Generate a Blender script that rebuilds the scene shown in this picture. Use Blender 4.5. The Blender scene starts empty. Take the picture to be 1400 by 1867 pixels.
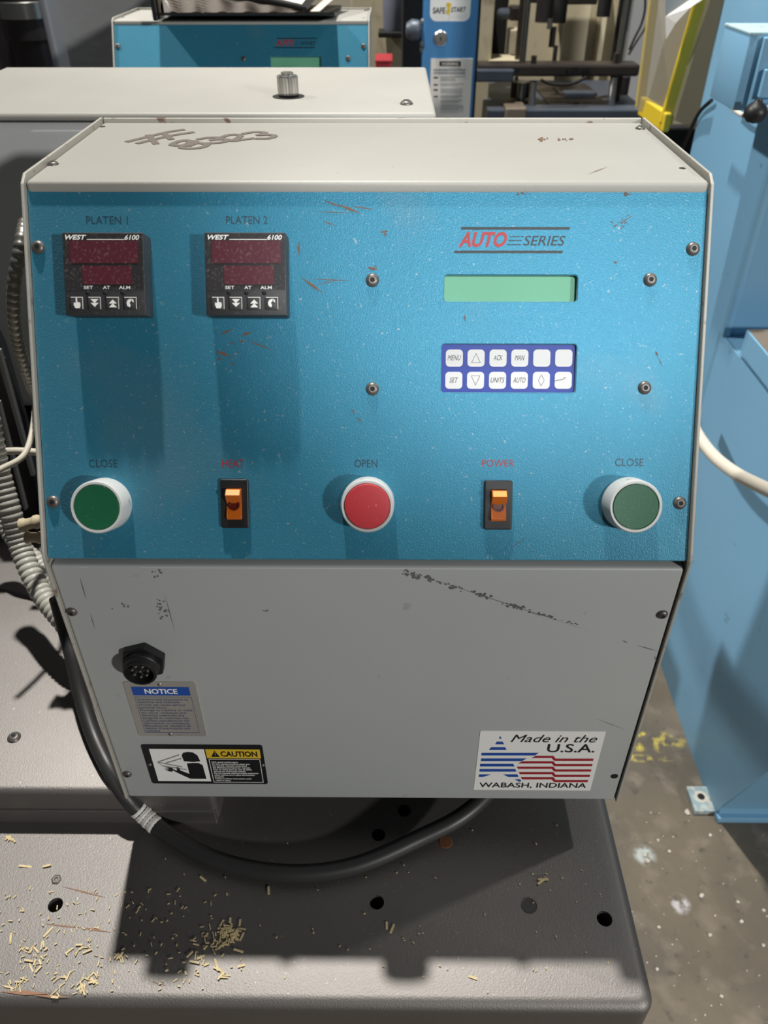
import bpy, bmesh, math, random
from mathutils import Matrix, Vector
random.seed(7)
SC = bpy.context.scene
COL = SC.collection
R = math.radians

# ------------------------------------------------------------------ camera
F_PX = 1442.85
CAM_AX = ((0.9999673, 0.0079637, -0.0013937), (0.0037288, -0.6072497, -0.7945023), (-0.0071735, 0.7944711, -0.6072596))
RT, DN, FW = (Vector(a) for a in CAM_AX)
CAM = Vector((0, 0, 1.30))
cd = bpy.data.cameras.new('camera'); cam = bpy.data.objects.new('camera', cd); COL.objects.link(cam)
m3 = Matrix((RT, -DN, -FW)).transposed()
cam.matrix_world = Matrix.Translation(CAM) @ m3.to_4x4()
cd.sensor_fit = 'VERTICAL'; cd.sensor_height = 24; cd.lens = F_PX/1867*24; cd.clip_start = .02
cd.dof.use_dof = True; cd.dof.focus_distance = .545; cd.dof.aperture_fstop = 8.0
SC.camera = cam
# ------------------------------------------------------------------ world, lamps, exposure
W = bpy.data.worlds.new('world'); SC.world = W; W.use_nodes = True
bg = W.node_tree.nodes['Background']; bg.inputs[0].default_value = (.80, .90, 1.0, 1); bg.inputs[1].default_value = .042
def lamp(name, loc, target, power, size, color=(1, .96, .9), sy=None):
    l = bpy.data.lights.new(name, 'AREA'); o = bpy.data.objects.new(name, l); COL.objects.link(o)
    l.energy = power; l.color = color; l.size = size
    l.shape = 'DISK' if sy is None else 'RECTANGLE'
    if sy: l.size_y = sy
    o.location = loc
    o.rotation_euler = (Vector(target)-Vector(loc)).to_track_quat('-Z', 'Y').to_euler()
lamp('ceiling_lamp_behind', (-.30, 1.67, 4.65), (-.3, 1.67, 0), 195, .12, (1, .97, .91))
lamp('ceiling_lamp_right', (3.0, 1.65, 4.65), (.6, .9, .7), 30, .15, (1, .97, .91))
lamp('ceiling_lamp_front_right', (5.5, -6.0, 3.7), (0, .3, .9), 405, .4, (1, .98, .95))
def spot(name, loc, target, power, angle, blend, size, color):
    l = bpy.data.lights.new(name, 'SPOT'); o = bpy.data.objects.new(name, l); COL.objects.link(o)
    l.energy = power; l.color = color; l.shadow_soft_size = size; l.spot_size = R(angle); l.spot_blend = blend
    o.location = loc; o.rotation_euler = (Vector(target)-Vector(loc)).to_track_quat('-Z', 'Y').to_euler()
spot('added_panel_spot', (1.2, -5.2, 4.6), (.087, .464, 1.186), 1250, 3.3, .42, .06, (.96, .985, 1))  # front lamp narrowed to a made-up cone; its edge replaces a person's shadow
spot('added_press_fill', (-3.6, 1.8, 4.65), (.6, 1.6, 1.25), 850, 24, .5, .10, (1, .98, .95))  # added lamp with no known source; brightens the blue press's left side
SC.view_settings.view_transform = 'Standard'; SC.view_settings.look = 'None'
SC.view_settings.exposure = 0.0; SC.view_settings.gamma = 1; SC.view_settings.use_curve_mapping = False
try:
    SC.cycles.max_bounces = 6; SC.cycles.use_denoising = True
except Exception: pass

# ------------------------------------------------------------------ pixel -> world helpers
def ray(px, py): return RT*((px-700)/F_PX) + DN*((py-933.5)/F_PX) + FW
def on_z(px, py, z): d = ray(px, py); return CAM + d*((z-CAM.z)/d.z)
def on_y(px, py, y): d = ray(px, py); return CAM + d*((y-CAM.y)/d.y)
def on_x(px, py, x): d = ray(px, py); return CAM + d*((x-CAM.x)/d.x)

# ------------------------------------------------------------------ materials
def lin(c): return tuple((x/255/12.92 if x/255 <= .04045 else ((x/255+.055)/1.055)**2.4) for x in c)
def mat(name, rgb, rough=.5, metal=0., var=None, bump=None, specks=None, wear=None, trans=0., alpha=1., spec=.5, emit=None, sheen=0):
    """rgb sRGB; var (scale, amount); bump (scale, strength); specks / wear: lists of (scale, lo, hi, rgb, amount)"""
    m = bpy.data.materials.new(name); m.use_nodes = True
    nt = m.node_tree; N = nt.nodes; L = nt.links
    b = N['Principled BSDF']
    c = lin(rgb)
    b.inputs['Base Color'].default_value = (*c, 1); b.inputs['Roughness'].default_value = rough
    b.inputs['Metallic'].default_value = metal; b.inputs['Specular IOR Level'].default_value = spec
    if sheen:
        b.inputs['Sheen Weight'].default_value = sheen; b.inputs['Sheen Roughness'].default_value = .6; b.inputs['Sheen Tint'].default_value = (*lin((205, 215, 218)), 1)
    if trans: b.inputs['Transmission Weight'].default_value = trans
    if alpha < 1: b.inputs['Alpha'].default_value = alpha
    tc = N.new('ShaderNodeTexCoord')
    out = None
    def noise(scale, detail=4.):
        n = N.new('ShaderNodeTexNoise'); n.inputs['Scale'].default_value = scale; n.inputs['Detail'].default_value = detail
        L.new(tc.outputs['Object'], n.inputs['Vector']); return n
    def mix(fac, a, bcol):
        x = N.new('ShaderNodeMix'); x.data_type = 'RGBA'
        L.new(fac, x.inputs[0])
        if a is None: x.inputs[6].default_value = (*c, 1)
        else: L.new(a, x.inputs[6])
        x.inputs[7].default_value = (*bcol, 1); return x.outputs[2]
    if var:
        n = noise(var[0]); mr = N.new('ShaderNodeMapRange'); L.new(n.outputs[0], mr.inputs[0])
        mr.inputs[1].default_value = .3; mr.inputs[2].default_value = .7; mr.inputs[3].default_value = 0; mr.inputs[4].default_value = var[1]
        out = mix(mr.outputs[0], out, tuple(x*.55 for x in c))
    for (sc, lo, hi, col, amt) in (specks or []) + (wear or []):
        n = noise(sc, 6.); mr = N.new('ShaderNodeMapRange'); L.new(n.outputs[0], mr.inputs[0])
        mr.inputs[1].default_value = lo; mr.inputs[2].default_value = hi; mr.inputs[3].default_value = 0; mr.inputs[4].default_value = amt
        out = mix(mr.outputs[0], out, lin(col))
    if out is not None: L.new(out, b.inputs['Base Color'])
    if bump:
        n = noise(bump[0], 3.); bp = N.new('ShaderNodeBump'); bp.inputs['Strength'].default_value = bump[1]; bp.inputs['Distance'].default_value = bump[2] if len(bump) > 2 else .001
        L.new(n.outputs[0], bp.inputs['Height']); L.new(bp.outputs[0], b.inputs['Normal'])
    if emit: b.inputs['Emission Color'].default_value = (*lin(emit[0]), 1); b.inputs['Emission Strength'].default_value = emit[1]
    return m

DUST = (165, 170, 165)
M = {}
M['teal'] = mat('teal_hammered_paint', (20, 122, 152), .40, .28, var=(9, .2), bump=(1500, .38, .0005), sheen=.55,
                specks=[(420, .66, .74, DUST, .55), (1100, .66, .72, (180, 205, 210), .5), (7, .56, .75, (120, 125, 118), .35)])
M['cream'] = mat('cream_grey_paint', (168, 166, 159), .5, 0, var=(14, .12), bump=(700, .18, .0005), specks=[(160, .70, .76, (150, 142, 128), .6)])
M['edge'] = mat('worn_painted_edge', (174, 171, 162), .5, 0, bump=(500, .2, .0005), wear=[(70, .60, .68, (104, 74, 52), .9)])
M['grey'] = mat('grey_paint', (178, 182, 181), .42, 0, var=(6, .14), bump=(420, .06, .0005), specks=[(60, .70, .78, (120, 120, 118), .5)])
M['darkgrey'] = mat('dark_grey_paint', (198, 200, 201), .45, 0, var=(6, .15), bump=(400, .15, .0005))
M['plate'] = mat('grey_machine_plate_paint', (140, 136, 133), .55, .92, var=(7, .3), bump=(900, .35, .0006),
                 specks=[(300, .68, .74, (190, 188, 184), .5), (40, .71, .78, (120, 80, 52), .5)])
M['black'] = mat('black_plastic', (26, 26, 28), .45, bump=(900, .1, .0003))
M['dullblack'] = mat('dull_black', (14, 14, 15), .7)
M['ctrl'] = mat('charcoal_controller_plastic', (62, 62, 64), .5, specks=[(500, .6, .75, (130, 128, 124), .4)])
M['ctrlface'] = mat('black_controller_face', (50, 48, 50), .35, specks=[(700, .56, .75, (150, 145, 140), .4)])
M['redwin'] = mat('dark_red_display_window', (88, 38, 50), .35, specks=[(700, .55, .75, (150, 130, 130), .4)])
M['white'] = mat('white_print', (244, 244, 240), .5)
M['blackprint'] = mat('black_print', (22, 24, 28), .5)
M['dimprint'] = mat('faded_dark_print', (38, 62, 74), .5)
M['redprint'] = mat('red_print', (164, 30, 40), .5)
M['screw'] = mat('blackened_steel', (112, 108, 104), .42, .6)
M['steel'] = mat('bright_steel', (190, 188, 184), .28, .95, bump=(300, .1, .0003))
M['ring'] = mat('white_grey_plastic_ring', (200, 203, 202), .4, wear=[(110, .68, .74, (90, 70, 55), .7)])
M['green'] = mat('green_plastic', (20, 90, 58), .45, bump=(600, .2, .0003), specks=[(500, .68, .75, (110, 160, 125), .5)])
M['red'] = mat('red_plastic', (184, 50, 58), .45, bump=(600, .2, .0003), specks=[(500, .68, .75, (230, 140, 140), .5)])
M['amber'] = mat('amber_translucent_plastic', (214, 108, 26), .22, trans=.15, spec=.6)
M['amberlight'] = mat('lit_amber_plastic', (240, 170, 90), .3)  # paler copy of amber, painting light onto the rocker's top facet
M['lcd'] = mat('green_liquid_crystal', (112, 186, 150), .55, var=(25, .18))
M['blue'] = mat('blue_membrane', (6, 50, 150), .45, spec=.3)
M['key'] = mat('white_membrane_key', (198, 198, 196), .4, wear=[(120, .66, .75, (150, 150, 146), .6)])
M['alu'] = mat('brushed_aluminium_label', (186, 184, 180), .38, .5)
M['blueprint'] = mat('blue_print', (28, 78, 168), .45)
M['bluetext'] = mat('blue_grey_small_print', (86, 98, 130), .5)
M['yellow'] = mat('yellow_print', (226, 190, 50), .45)
M['rust'] = mat('rust_scratch', (112, 82, 62), .7)
M['scuff'] = mat('black_scuff', (104, 104, 101), .7)
M['marker'] = mat('faded_grey_marker', (108, 98, 92), .6)
M['cable'] = mat('black_rubber_cable', (50, 50, 50), .42, bump=(60, .15, .001))
M['tape'] = mat('torn_white_tape', (236, 234, 228), .6, var=(300, .35))
M['conduit'] = mat('galvanised_conduit', (168, 166, 158), .35, .75, var=(60, .25))
M['greyconduit'] = mat('grey_plastic_conduit', (196, 194, 184), .4, var=(40, .25))
M['whitecable'] = mat('off_white_cable', (214, 206, 190), .5)
M['beige'] = mat('beige_plastic', (206, 192, 160), .5)
M['pressblue'] = mat('sky_blue_press_paint', (126, 176, 208), .42, 0, var=(4, .15), bump=(120, .08, .001), wear=[(30, .70, .76, (70, 84, 84), .6)])
M['pressedge'] = mat('worn_light_blue_paint', (176, 205, 210), .5, wear=[(60, .55, .68, (140, 120, 100), .7)])
M['bareiron'] = mat('bare_worn_iron', (150, 136, 120), .5, .5, var=(30, .4))
M['footpaint'] = mat('chipped_pale_blue_foot', (150, 172, 178), .6, wear=[(70, .45, .62, (206, 206, 196), .9), (50, .62, .7, (120, 92, 66), .8)])
M['postblue'] = mat('mid_blue_enamel', (62, 116, 164), .38)
M['creamwall'] = mat('cream_machine_enamel', (214, 202, 172), .5, var=(8, .2), wear=[(14, .6, .75, (120, 100, 76), .6)])
M['iron'] = mat('oily_brown_iron', (74, 66, 62), .42, .5, var=(25, .4))
M['bluedark'] = mat('blue_grey_iron', (84, 92, 104), .45, .3, var=(20, .3))
M['rod'] = mat('polished_rod', (150, 148, 142), .25, .9)
M['yellowguard'] = mat('yellow_guard_frame', (216, 186, 44), .5)
M['poly'] = mat('dusty_clear_polycarbonate', (168, 158, 132), .45, alpha=.5)
M['paper'] = mat('white_paper', (228, 222, 214), .7)
M['pages'] = mat('crumpled_page_edges', (206, 194, 182), .8, var=(120, .35))
M['wood'] = mat('pale_wood_shaving', (224, 204, 158), .7, var=(200, .35))
M['grit'] = mat('pale_grit', (222, 216, 204), .7, var=(80, .3))
M['frame'] = mat('light_grey_frame', (150, 152, 152), .5, var=(5, .3), bump=(80, .1, .002))
M['framedark'] = mat('slate_edge', (112, 116, 122), .5)
M['darkmachine'] = mat('dark_oily_machine', (70, 66, 68), .4, .3, var=(12, .5))
M['lavender'] = mat('lavender_grey_tube', (146, 148, 166), .45)
M['redbox'] = mat('red_painted_part', (150, 36, 44), .5)

def floor_mat():
    m = bpy.data.materials.new('worn_concrete_floor'); m.use_nodes = True
    nt = m.node_tree; N = nt.nodes; L = nt.links; b = N['Principled BSDF']; b.inputs['Roughness'].default_value = .6
    tc = N.new('ShaderNodeTexCoord')
    def noise(s, d=6.):
        n = N.new('ShaderNodeTexNoise'); n.inputs['Scale'].default_value = s; n.inputs['Detail'].default_value = d; L.new(tc.outputs['Object'], n.inputs['Vector']); return n.outputs[0]
    def rng(x, lo, hi, amt=1.):
        r = N.new('ShaderNodeMapRange'); L.new(x, r.inputs[0]); r.inputs[1].default_value = lo; r.inputs[2].default_value = hi; r.inputs[4].default_value = amt; return r.outputs[0]
    def mix(f, a, bb):
        x = N.new('ShaderNodeMix'); x.data_type = 'RGBA'; L.new(f, x.inputs[0])
        if isinstance(a, tuple): x.inputs[6].default_value = (*lin(a), 1)
        else: L.new(a, x.inputs[6])
        x.inputs[7].default_value = (*lin(bb), 1); return x.outputs[2]
    c = mix(rng(noise(5), .35, .65), (116, 105, 88), (92, 85, 75))
    c = mix(rng(noise(22), .52, .7, .6), c, (142, 130, 114))
    c = mix(rng(noise(45), .62, .7, .8), c, (84, 76, 68))
    def patch(x, y, sx, sy, ns, lo, hi, col, amt):
        nonlocal c
        mp = N.new('ShaderNodeMapping'); L.new(tc.outputs['Object'], mp.inputs[0])
        mp.inputs['Location'].default_value = (-x/sx, -y/sy, 0); mp.inputs['Scale'].default_value = (1/sx, 1/sy, 1)
        ln = N.new('ShaderNodeVectorMath'); ln.operation = 'LENGTH'; L.new(mp.outputs[0], ln.inputs[0])
        f = rng(ln.outputs['Value'], 1., .55)
        mu = N.new('ShaderNodeMath'); mu.operation = 'MULTIPLY'; L.new(f, mu.inputs[0]); L.new(rng(noise(ns), lo, hi, amt), mu.inputs[1])
        c = mix(mu.outputs[0], c, col)
    patch(.50, .965, .09, .03, 38, .50, .64, (224, 204, 84), .95)
    patch(.49, .925, .08, .010, 50, .48, .62, (214, 196, 92), .9)
    patch(.442, .728, .022, .022, 50, .42, .55, (196, 204, 200), .9)
    patch(.478, .645, .02, .02, 60, .45, .6, (206, 202, 204), .9)
    L.new(c, b.inputs['Base Color'])
    bp = N.new('ShaderNodeBump'); bp.inputs['Strength'].default_value = .3; bp.inputs['Distance'].default_value = .003
    L.new(noise(60), bp.inputs['Height']); L.new(bp.outputs[0], b.inputs['Normal'])
    return m

# ------------------------------------------------------------------ object helpers
def obj(name, mesh, m, parent=None, mw=None):
    o = bpy.data.objects.new(name, mesh); COL.objects.link(o)
    if m is not None and not mesh.materials: mesh.materials.append(m)
    if parent: o.parent = parent
    if mw is not None: o.matrix_basis = mw
    return o
def tag(o, label=None, cat=None, group=None, kind=None):
    if label: o['label'] = label
    if cat: o['category'] = cat
    if group: o['group'] = group
    if kind: o['kind'] = kind
    return o
def thing(name, label, cat, loc=(0, 0, 0), group=None):
    o = bpy.data.objects.new(name, None); o.empty_display_size = .05; COL.objects.link(o); o.location = loc
    return tag(o, label, cat, group)

class MB:
    def __init__(s): s.bm = bmesh.new()
    def box(s, x0, x1, y0, y1, z0, z1, bev=0, seg=2, mw=None):
        t = bmesh.new(); bmesh.ops.create_cube(t, size=1)
        bmesh.ops.transform(t, matrix=Matrix.Translation(((x0+x1)/2, (y0+y1)/2, (z0+z1)/2)) @ Matrix.Diagonal((x1-x0, y1-y0, z1-z0, 1)), verts=t.verts)
        if bev: bmesh.ops.bevel(t, geom=t.edges[:], offset=bev, segments=seg, profile=.5, affect='EDGES')
        return s._add(t, mw)
    def _add(s, t, mw=None):
        if mw is not None: bmesh.ops.transform(t, matrix=mw, verts=t.verts)
        me = bpy.data.meshes.new('tmp'); t.to_mesh(me); t.free(); s.bm.from_mesh(me); bpy.data.meshes.remove(me); return s
    def lathe(s, prof, n=24, mw=None, ridge=None):
        """prof: list (r, z) bottom to top, about local z"""
        t = bmesh.new(); rings = []
        for (r, z) in prof:
            if r < 1e-7: rings.append([t.verts.new((0, 0, z))]); continue
            rr = []
            for k in range(n):
                q = r*(ridge if (ridge and k % 2 and r > .0) else 1)
                rr.append(t.verts.new((q*math.cos(2*math.pi*k/n), q*math.sin(2*math.pi*k/n), z)))
            rings.append(rr)
        for a, b in zip(rings, rings[1:]):
            for k in range(n):
                k2 = (k+1) % n
                if len(a) == 1 and len(b) == 1: continue
                if len(a) == 1: t.faces.new((a[0], b[k2], b[k]))
                elif len(b) == 1: t.faces.new((a[k], a[k2], b[0]))
                else: t.faces.new((a[k], a[k2], b[k2], b[k]))
        if len(rings[0]) > 1: t.faces.new(rings[0][::-1])
        if len(rings[-1]) > 1: t.faces.new(rings[-1])
        return s._add(t, mw)
    def prism(s, poly, h0, h1, mw=None, bev=0):
        """poly in local xy extruded h0..h1 along local z"""
        t = bmesh.new()
        a = [t.verts.new((p[0], p[1], h0)) for p in poly]; b = [t.verts.new((p[0], p[1], h1)) for p in poly]
        n = len(poly)
        t.faces.new(a[::-1]); t.faces.new(b)
        for k in range(n): t.faces.new((a[k], a[(k+1) % n], b[(k+1) % n], b[k]))
        bmesh.ops.recalc_face_normals(t, faces=t.faces[:])
        if bev: bmesh.ops.bevel(t, geom=[e for e in t.edges if abs(e.calc_face_angle(0)) > .3], offset=bev, segments=2, profile=.5, affect='EDGES')
        return s._add(t, mw)
    def tube(s, pts, r, n=10, ridge=None, cap=True):
        """swept tube through pts (already dense); r float or per-point function index->radius"""
        t = bmesh.new(); P = [Vector(p) for p in pts]; rings = []
        up = None
        for i, p in enumerate(P):
            d = (P[min(i+1, len(P)-1)]-P[max(i-1, 0)]).normalized()
            if up is None:
                up = d.orthogonal().normalized()
            up = (up - d*up.dot(d)).normalized(); sd = d.cross(up)
            rr = r(i) if callable(r) else r
            rings.append([t.verts.new(p + up*rr*math.cos(2*math.pi*k/n) + sd*rr*math.sin(2*math.pi*k/n)) for k in range(n)])
        for a, b in zip(rings, rings[1:]):
            for k in range(n): t.faces.new((a[k], a[(k+1) % n], b[(k+1) % n], b[k]))
        if cap: t.faces.new(rings[0][::-1]); t.faces.new(rings[-1])
        bmesh.ops.recalc_face_normals(t, faces=t.faces[:])
        return s._add(t)
    def poly(s, pts, mw=None):
        t = bmesh.new(); t.faces.new([t.verts.new(p) for p in pts])
        return s._add(t, mw)
    def mesh(s, name, smooth=None):
        me = bpy.data.meshes.new(name); s.bm.normal_update(); s.bm.to_mesh(me); s.bm.free()
        if smooth is not None:
            for p in me.polygons: p.use_smooth = True
            try: me.set_sharp_from_angle(angle=R(smooth))
            except Exception: pass
        return me
def catmull(ctrl, step=.004):
    P = [Vector(p) for p in ctrl]; P = [P[0]*2-P[1]] + P + [P[-1]*2-P[-2]]; out = []
    for i in range(1, len(P)-2):
        a, b, c, d = P[i-1:i+3]; n = max(2, int((c-b).length/step))
        for k in range(n):
            t = k/n
            out.append(.5*((2*b)+(c-a)*t+(2*a-5*b+4*c-d)*t*t+(3*b-a-3*c+d)*t**3))
    out.append(P[-2]); return out
def flex(ctrl, r, pitch, depth=.18, n=12):
    pts = catmull(ctrl, pitch/5)
    rf = lambda i: r*(1-depth) if i % 5 in (0,) else (r*(1-depth*.35) if i % 5 in (1, 4) else r)
    return MB().tube(pts, rf, n)
def rr(u0, v0, u1, v1, r, n=5):
    out = []
    for (cx, cy, a0) in ((u1-r, v1-r, 0), (u0+r, v1-r, 90), (u0+r, v0+r, 180), (u1-r, v0+r, 270)):
        for k in range(n+1):
            a = R(a0+90*k/n); out.append((cx+r*math.cos(a), cy+r*math.sin(a)))
    return out
def circ(cx, cy, r, n=20): return [(cx+r*math.cos(2*math.pi*k/n), cy+r*math.sin(2*math.pi*k/n)) for k in range(n)]
def curve_mesh(polys, t, bevel=0, name='sheet'):
    """sheet with holes from closed polylines, centred at z = 0, thickness t"""
    cu = bpy.data.curves.new(name, 'CURVE'); cu.dimensions = '2D'; cu.fill_mode = 'BOTH'
    cu.extrude = max(t/2-bevel, 0); cu.bevel_depth = bevel; cu.bevel_resolution = 2
    for p in polys:
        sp = cu.splines.new('POLY'); sp.points.add(len(p)-1)
        for q, v in zip(sp.points, p): q.co = (v[0], v[1], 0, 1)
        sp.use_cyclic_u = True
    o = bpy.data.objects.new('tmp', cu); COL.objects.link(o); dg = bpy.context.evaluated_depsgraph_get()
    me = bpy.data.meshes.new_from_object(o.evaluated_get(dg)); bpy.data.objects.remove(o); bpy.data.curves.remove(cu)
    me.name = name; return me
def text_mesh(body, shear=0, bold=0, align='LEFT', space=1.0, line=1.0):
    cu = bpy.data.curves.new('t', 'FONT'); cu.body = body; cu.shear = shear; cu.offset = bold; cu.align_x = align; cu.space_character = space; cu.space_line = line
    cu.resolution_u = 3
    o = bpy.data.objects.new('tmp', cu); COL.objects.link(o); dg = bpy.context.evaluated_depsgraph_get()
    me = bpy.data.meshes.new_from_object(o.evaluated_get(dg)); bpy.data.objects.remove(o); bpy.data.curves.remove(cu)
    me.materials.clear(); return me
def fit_text(me, u0, v0, u1, v1):
    """stretch a text mesh onto the rectangle u0..u1, v0..v1 (z = 0)"""
    xs = [v.co.x for v in me.vertices]; ys = [v.co.y for v in me.vertices]
    a, b, c, d = min(xs), max(xs), min(ys), max(ys)
    for v in me.vertices:
        v.co = (u0+(v.co.x-a)/(b-a)*(u1-u0), v0+(v.co.y-c)/max(d-c, 1e-6)*(v1-v0), 0)
    return me
def dup(root, loc, skip=()):
    r = root.copy(); COL.objects.link(r); r.location = loc
    def rec(src, dst, dz):
        for ch in list(src.children):
            if ch.name.split('.')[0] in skip or ch.get('first_only'): continue
            c = ch.copy(); COL.objects.link(c); c.parent = dst
            rec(ch, c, 0)
    rec(root, r, 0); return r

def ccw(p):
    a = sum(p[i-1][0]*p[i][1]-p[i][0]*p[i-1][1] for i in range(len(p)))
    return p if a > 0 else p[::-1]
class Frame:
    """a flat face of a thing: local matrix L (relative to the thing), world matrix Wm; u right, v up the face, h outward"""
    def __init__(s, L, root): s.L = L; s.Wm = root @ L
    def uv(s, px, py, h=0):
        n = s.Wm.col[2].xyz; o = s.Wm.translation + n*h; d = ray(px, py)
        p = CAM + d*((o-CAM).dot(n)/d.dot(n)); q = s.Wm.inverted() @ p; return q.x, q.y
    def at(s, px, py, h=0, hb=None):
        u, v = s.uv(px, py, h if hb is None else hb); return s.L @ Matrix.Translation((u, v, h))
    def rect(s, x0, y0, x1, y1, h=0):
        """upright rectangle on the face whose middle lines pass through the pixel box"""
        xm, ym = (x0+x1)/2, (y0+y1)/2
        return s.uv(x0, ym, h)[0], s.uv(xm, y1, h)[1], s.uv(x1, ym, h)[0], s.uv(xm, y0, h)[1]
    def polys(s, name, pls, m, parent, h):
        mb = MB()
        for i, p in enumerate(pls): mb.poly(ccw([(*s.uv(*q, h), h+i*1.5e-6) for q in p]))
        o = obj(name, mb.mesh(name), m, parent, s.L)
        if name.endswith('_mark'): o['kind'] = 'stuff'
        return o
    def text(s, body, box, m, parent, h=.0001, shear=0, bold=0, name='legend', align='LEFT', space=1., line=1.):
        me = fit_text(text_mesh(body, shear, bold, align, space, line), *s.rect(*box, h))
        return obj(name, me, m, parent, s.L @ Matrix.Translation((0, 0, h)))
    def ribbon(s, strokes, w, name, m, parent, h):
        """strokes: list of pixel polylines, w metres"""
        mb = MB()
        for st in strokes:
            ww = w
            P = [Vector(s.uv(*q, h)) for q in st]
            for a, b in zip(P, P[1:]):
                d = (b-a);  d = d.normalized() if d.length else Vector((1, 0)); nn = Vector((-d.y, d.x))*ww/2; e = d*ww*.3
                h += 6e-7; mb.poly(ccw([(*(a-e-nn), h), (*(b+e-nn), h), (*(b+e+nn), h), (*(a-e+nn), h)]))
        return obj(name, mb.mesh(name), m, parent, s.L)
def specks_poly(cx, cy, rx, ry, n, size, ang=0):
    out = []
    for _ in range(n):
        a = random.random()*6.283; q = random.random()**.7
        x = rx*q*math.cos(a); y = ry*q*math.sin(a); ca, sa = math.cos(ang), math.sin(ang)
        X = cx+x*ca-y*sa; Y = cy+x*sa+y*ca; s_ = size*random.uniform(.4, 1.3); k = random.randint(4, 6); b0 = random.random()*6
        out.append([(X+s_*random.uniform(.5, 1.2)*math.cos(b0+6.283*i/k), Y+s_*random.uniform(.35, .9)*math.sin(b0+6.283*i/k)) for i in range(k)][::-1])
    return out

# ================================================================== SETTING
fm = floor_mat()
tag(obj('floor', MB().box(-6, 6, -4, 6, -.1, 0).mesh('floor'), fm), kind='structure')
tag(obj('wall_back', MB().box(-6, 6, 6, 6.15, 0, 5).mesh('wall_back'), mat('cream_block_wall', (176, 168, 150), .8, var=(3, .3))), kind='structure')

# ================================================================== THE CONSOLE
WD = .390; YT = .1091; ZB = .2486; ZT = .4409; YB = .2627
ROOT = Vector((-.0139, .3608, .7379))
RW = Matrix.Translation(ROOT)
e = Vector((0, YT, ZT-ZB)); PL = e.length; e.normalize(); nrm = Vector((0, -e.z, e.y))
Lp = Matrix(((1, 0, 0, 0), (0, e.y, nrm.y, 0), (0, e.z, nrm.z, ZB), (0, 0, 0, 1)))
Lf = Matrix(((1, 0, 0, 0), (0, 0, -1, 0), (0, 1, 0, 0), (0, 0, 0, 1)))
Lt = Matrix(((1, 0, 0, 0), (0, 1, 0, YT), (0, 0, 1, ZT), (0, 0, 0, 1)))
PAN, FRO, TOP = Frame(Lp, RW), Frame(Lf, RW), Frame(Lt, RW)
console = thing('control_console', 'teal and grey sloping control console with push buttons and two digital controllers, in front', 'control panel', ROOT)
H = WD/2
# side plates: profile in (y, z)
def side_profile(o):
    return [(-o, 0), (-o, ZB+.002), (-o*.6+.001, ZB+.006), (YT-.003-o, ZT-.004+o), (YT+.002, ZT+o), (YB-.002, ZT+o), (YB+o, ZT-.003), (YB+o, 0)]
sm = MB().prism(side_profile(.0018), -.0009, .0009, bev=.0005).mesh('side_plate')
SW = Matrix(((0, 0, 1, 0), (1, 0, 0, 0), (0, 1, 0, 0), (0, 0, 0, 1)))
for sx in (-1, 1):
    obj('side_plate', sm, M['edge'], console, Matrix.Translation((sx*(H-.0009), 0, 0)) @ SW)
hi = H-.0024
obj('top_cover', MB().box(-hi, hi, YT-.0042, YB-.004, ZT-.0085, ZT-.0012, .0024, 3).mesh('top_cover', 30), M['cream'], console)
obj('rear_lip', MB().box(-hi, hi, YB-.0032, YB, ZT-.03, ZT+.0012, .0005).mesh('rear_lip'), M['edge'], console)
obj('front_cover', MB().box(-hi-.0003, hi+.0003, 0, .014, .0, ZB-.0045, .0022, 3).mesh('front_cover', 30), M['grey'], console)
obj('back_cover', MB().box(-hi, hi, YB-.008, YB-.0035, .0, ZT-.031, .001).mesh('back_cover'), M['grey'], console)
obj('bottom_plate', MB().box(-hi, hi, .015, YB-.009, .001, .004).mesh('bottom_plate'), M['darkgrey'], console)
obj('mounting_bracket', MB().box(-.04, .12, .16, .24, -.0425, .0005, .003).mesh('mounting_bracket'), M['black'], console)
# the teal control panel with its two windows
def rect_r(fr, x0, y0, x1, y1, r=.0022): u0, v0, u1, v1 = fr.rect(x0, y0, x1, y1); return rr(u0, v0, u1, v1, r)
lcd_hole = rect_r(PAN, 808, 500, 1054, 551.5); key_hole = rect_r(PAN, 803, 626, 1051.5, 717.5)
pm = curve_mesh([rr(-hi+.0006, .0016, hi-.0006, PL-.0062, .001), lcd_hole, key_hole], .0022, .0006, 'control_panel')
obj('control_panel', pm, M['teal'], console, Lp @ Matrix.Translation((0, 0, -.0011)))
obj('panel_backing', MB().box(-hi+.01, hi-.01, .01, PL-.012, -.012, -.0105).mesh('panel_backing'), M['black'], console, Lp)
u0, v0, u1, v1 = PAN.rect(808, 500, 1054, 551.5)
disp = obj('display', MB().box(u0-.004, u1+.004, v0-.004, v1+.004, -.009, -.0042, .0005).mesh('display'), M['lcd'], console, Lp)
u0, v0, u1, v1 = PAN.rect(803, 626, 1051.5, 717.5)
keypad = obj('keypad', MB().box(u0-.003, u1+.003, v0-.003, v1+.003, -.006, -.0026, .0005).mesh('keypad'), M['blue'], console, Lp)
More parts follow.
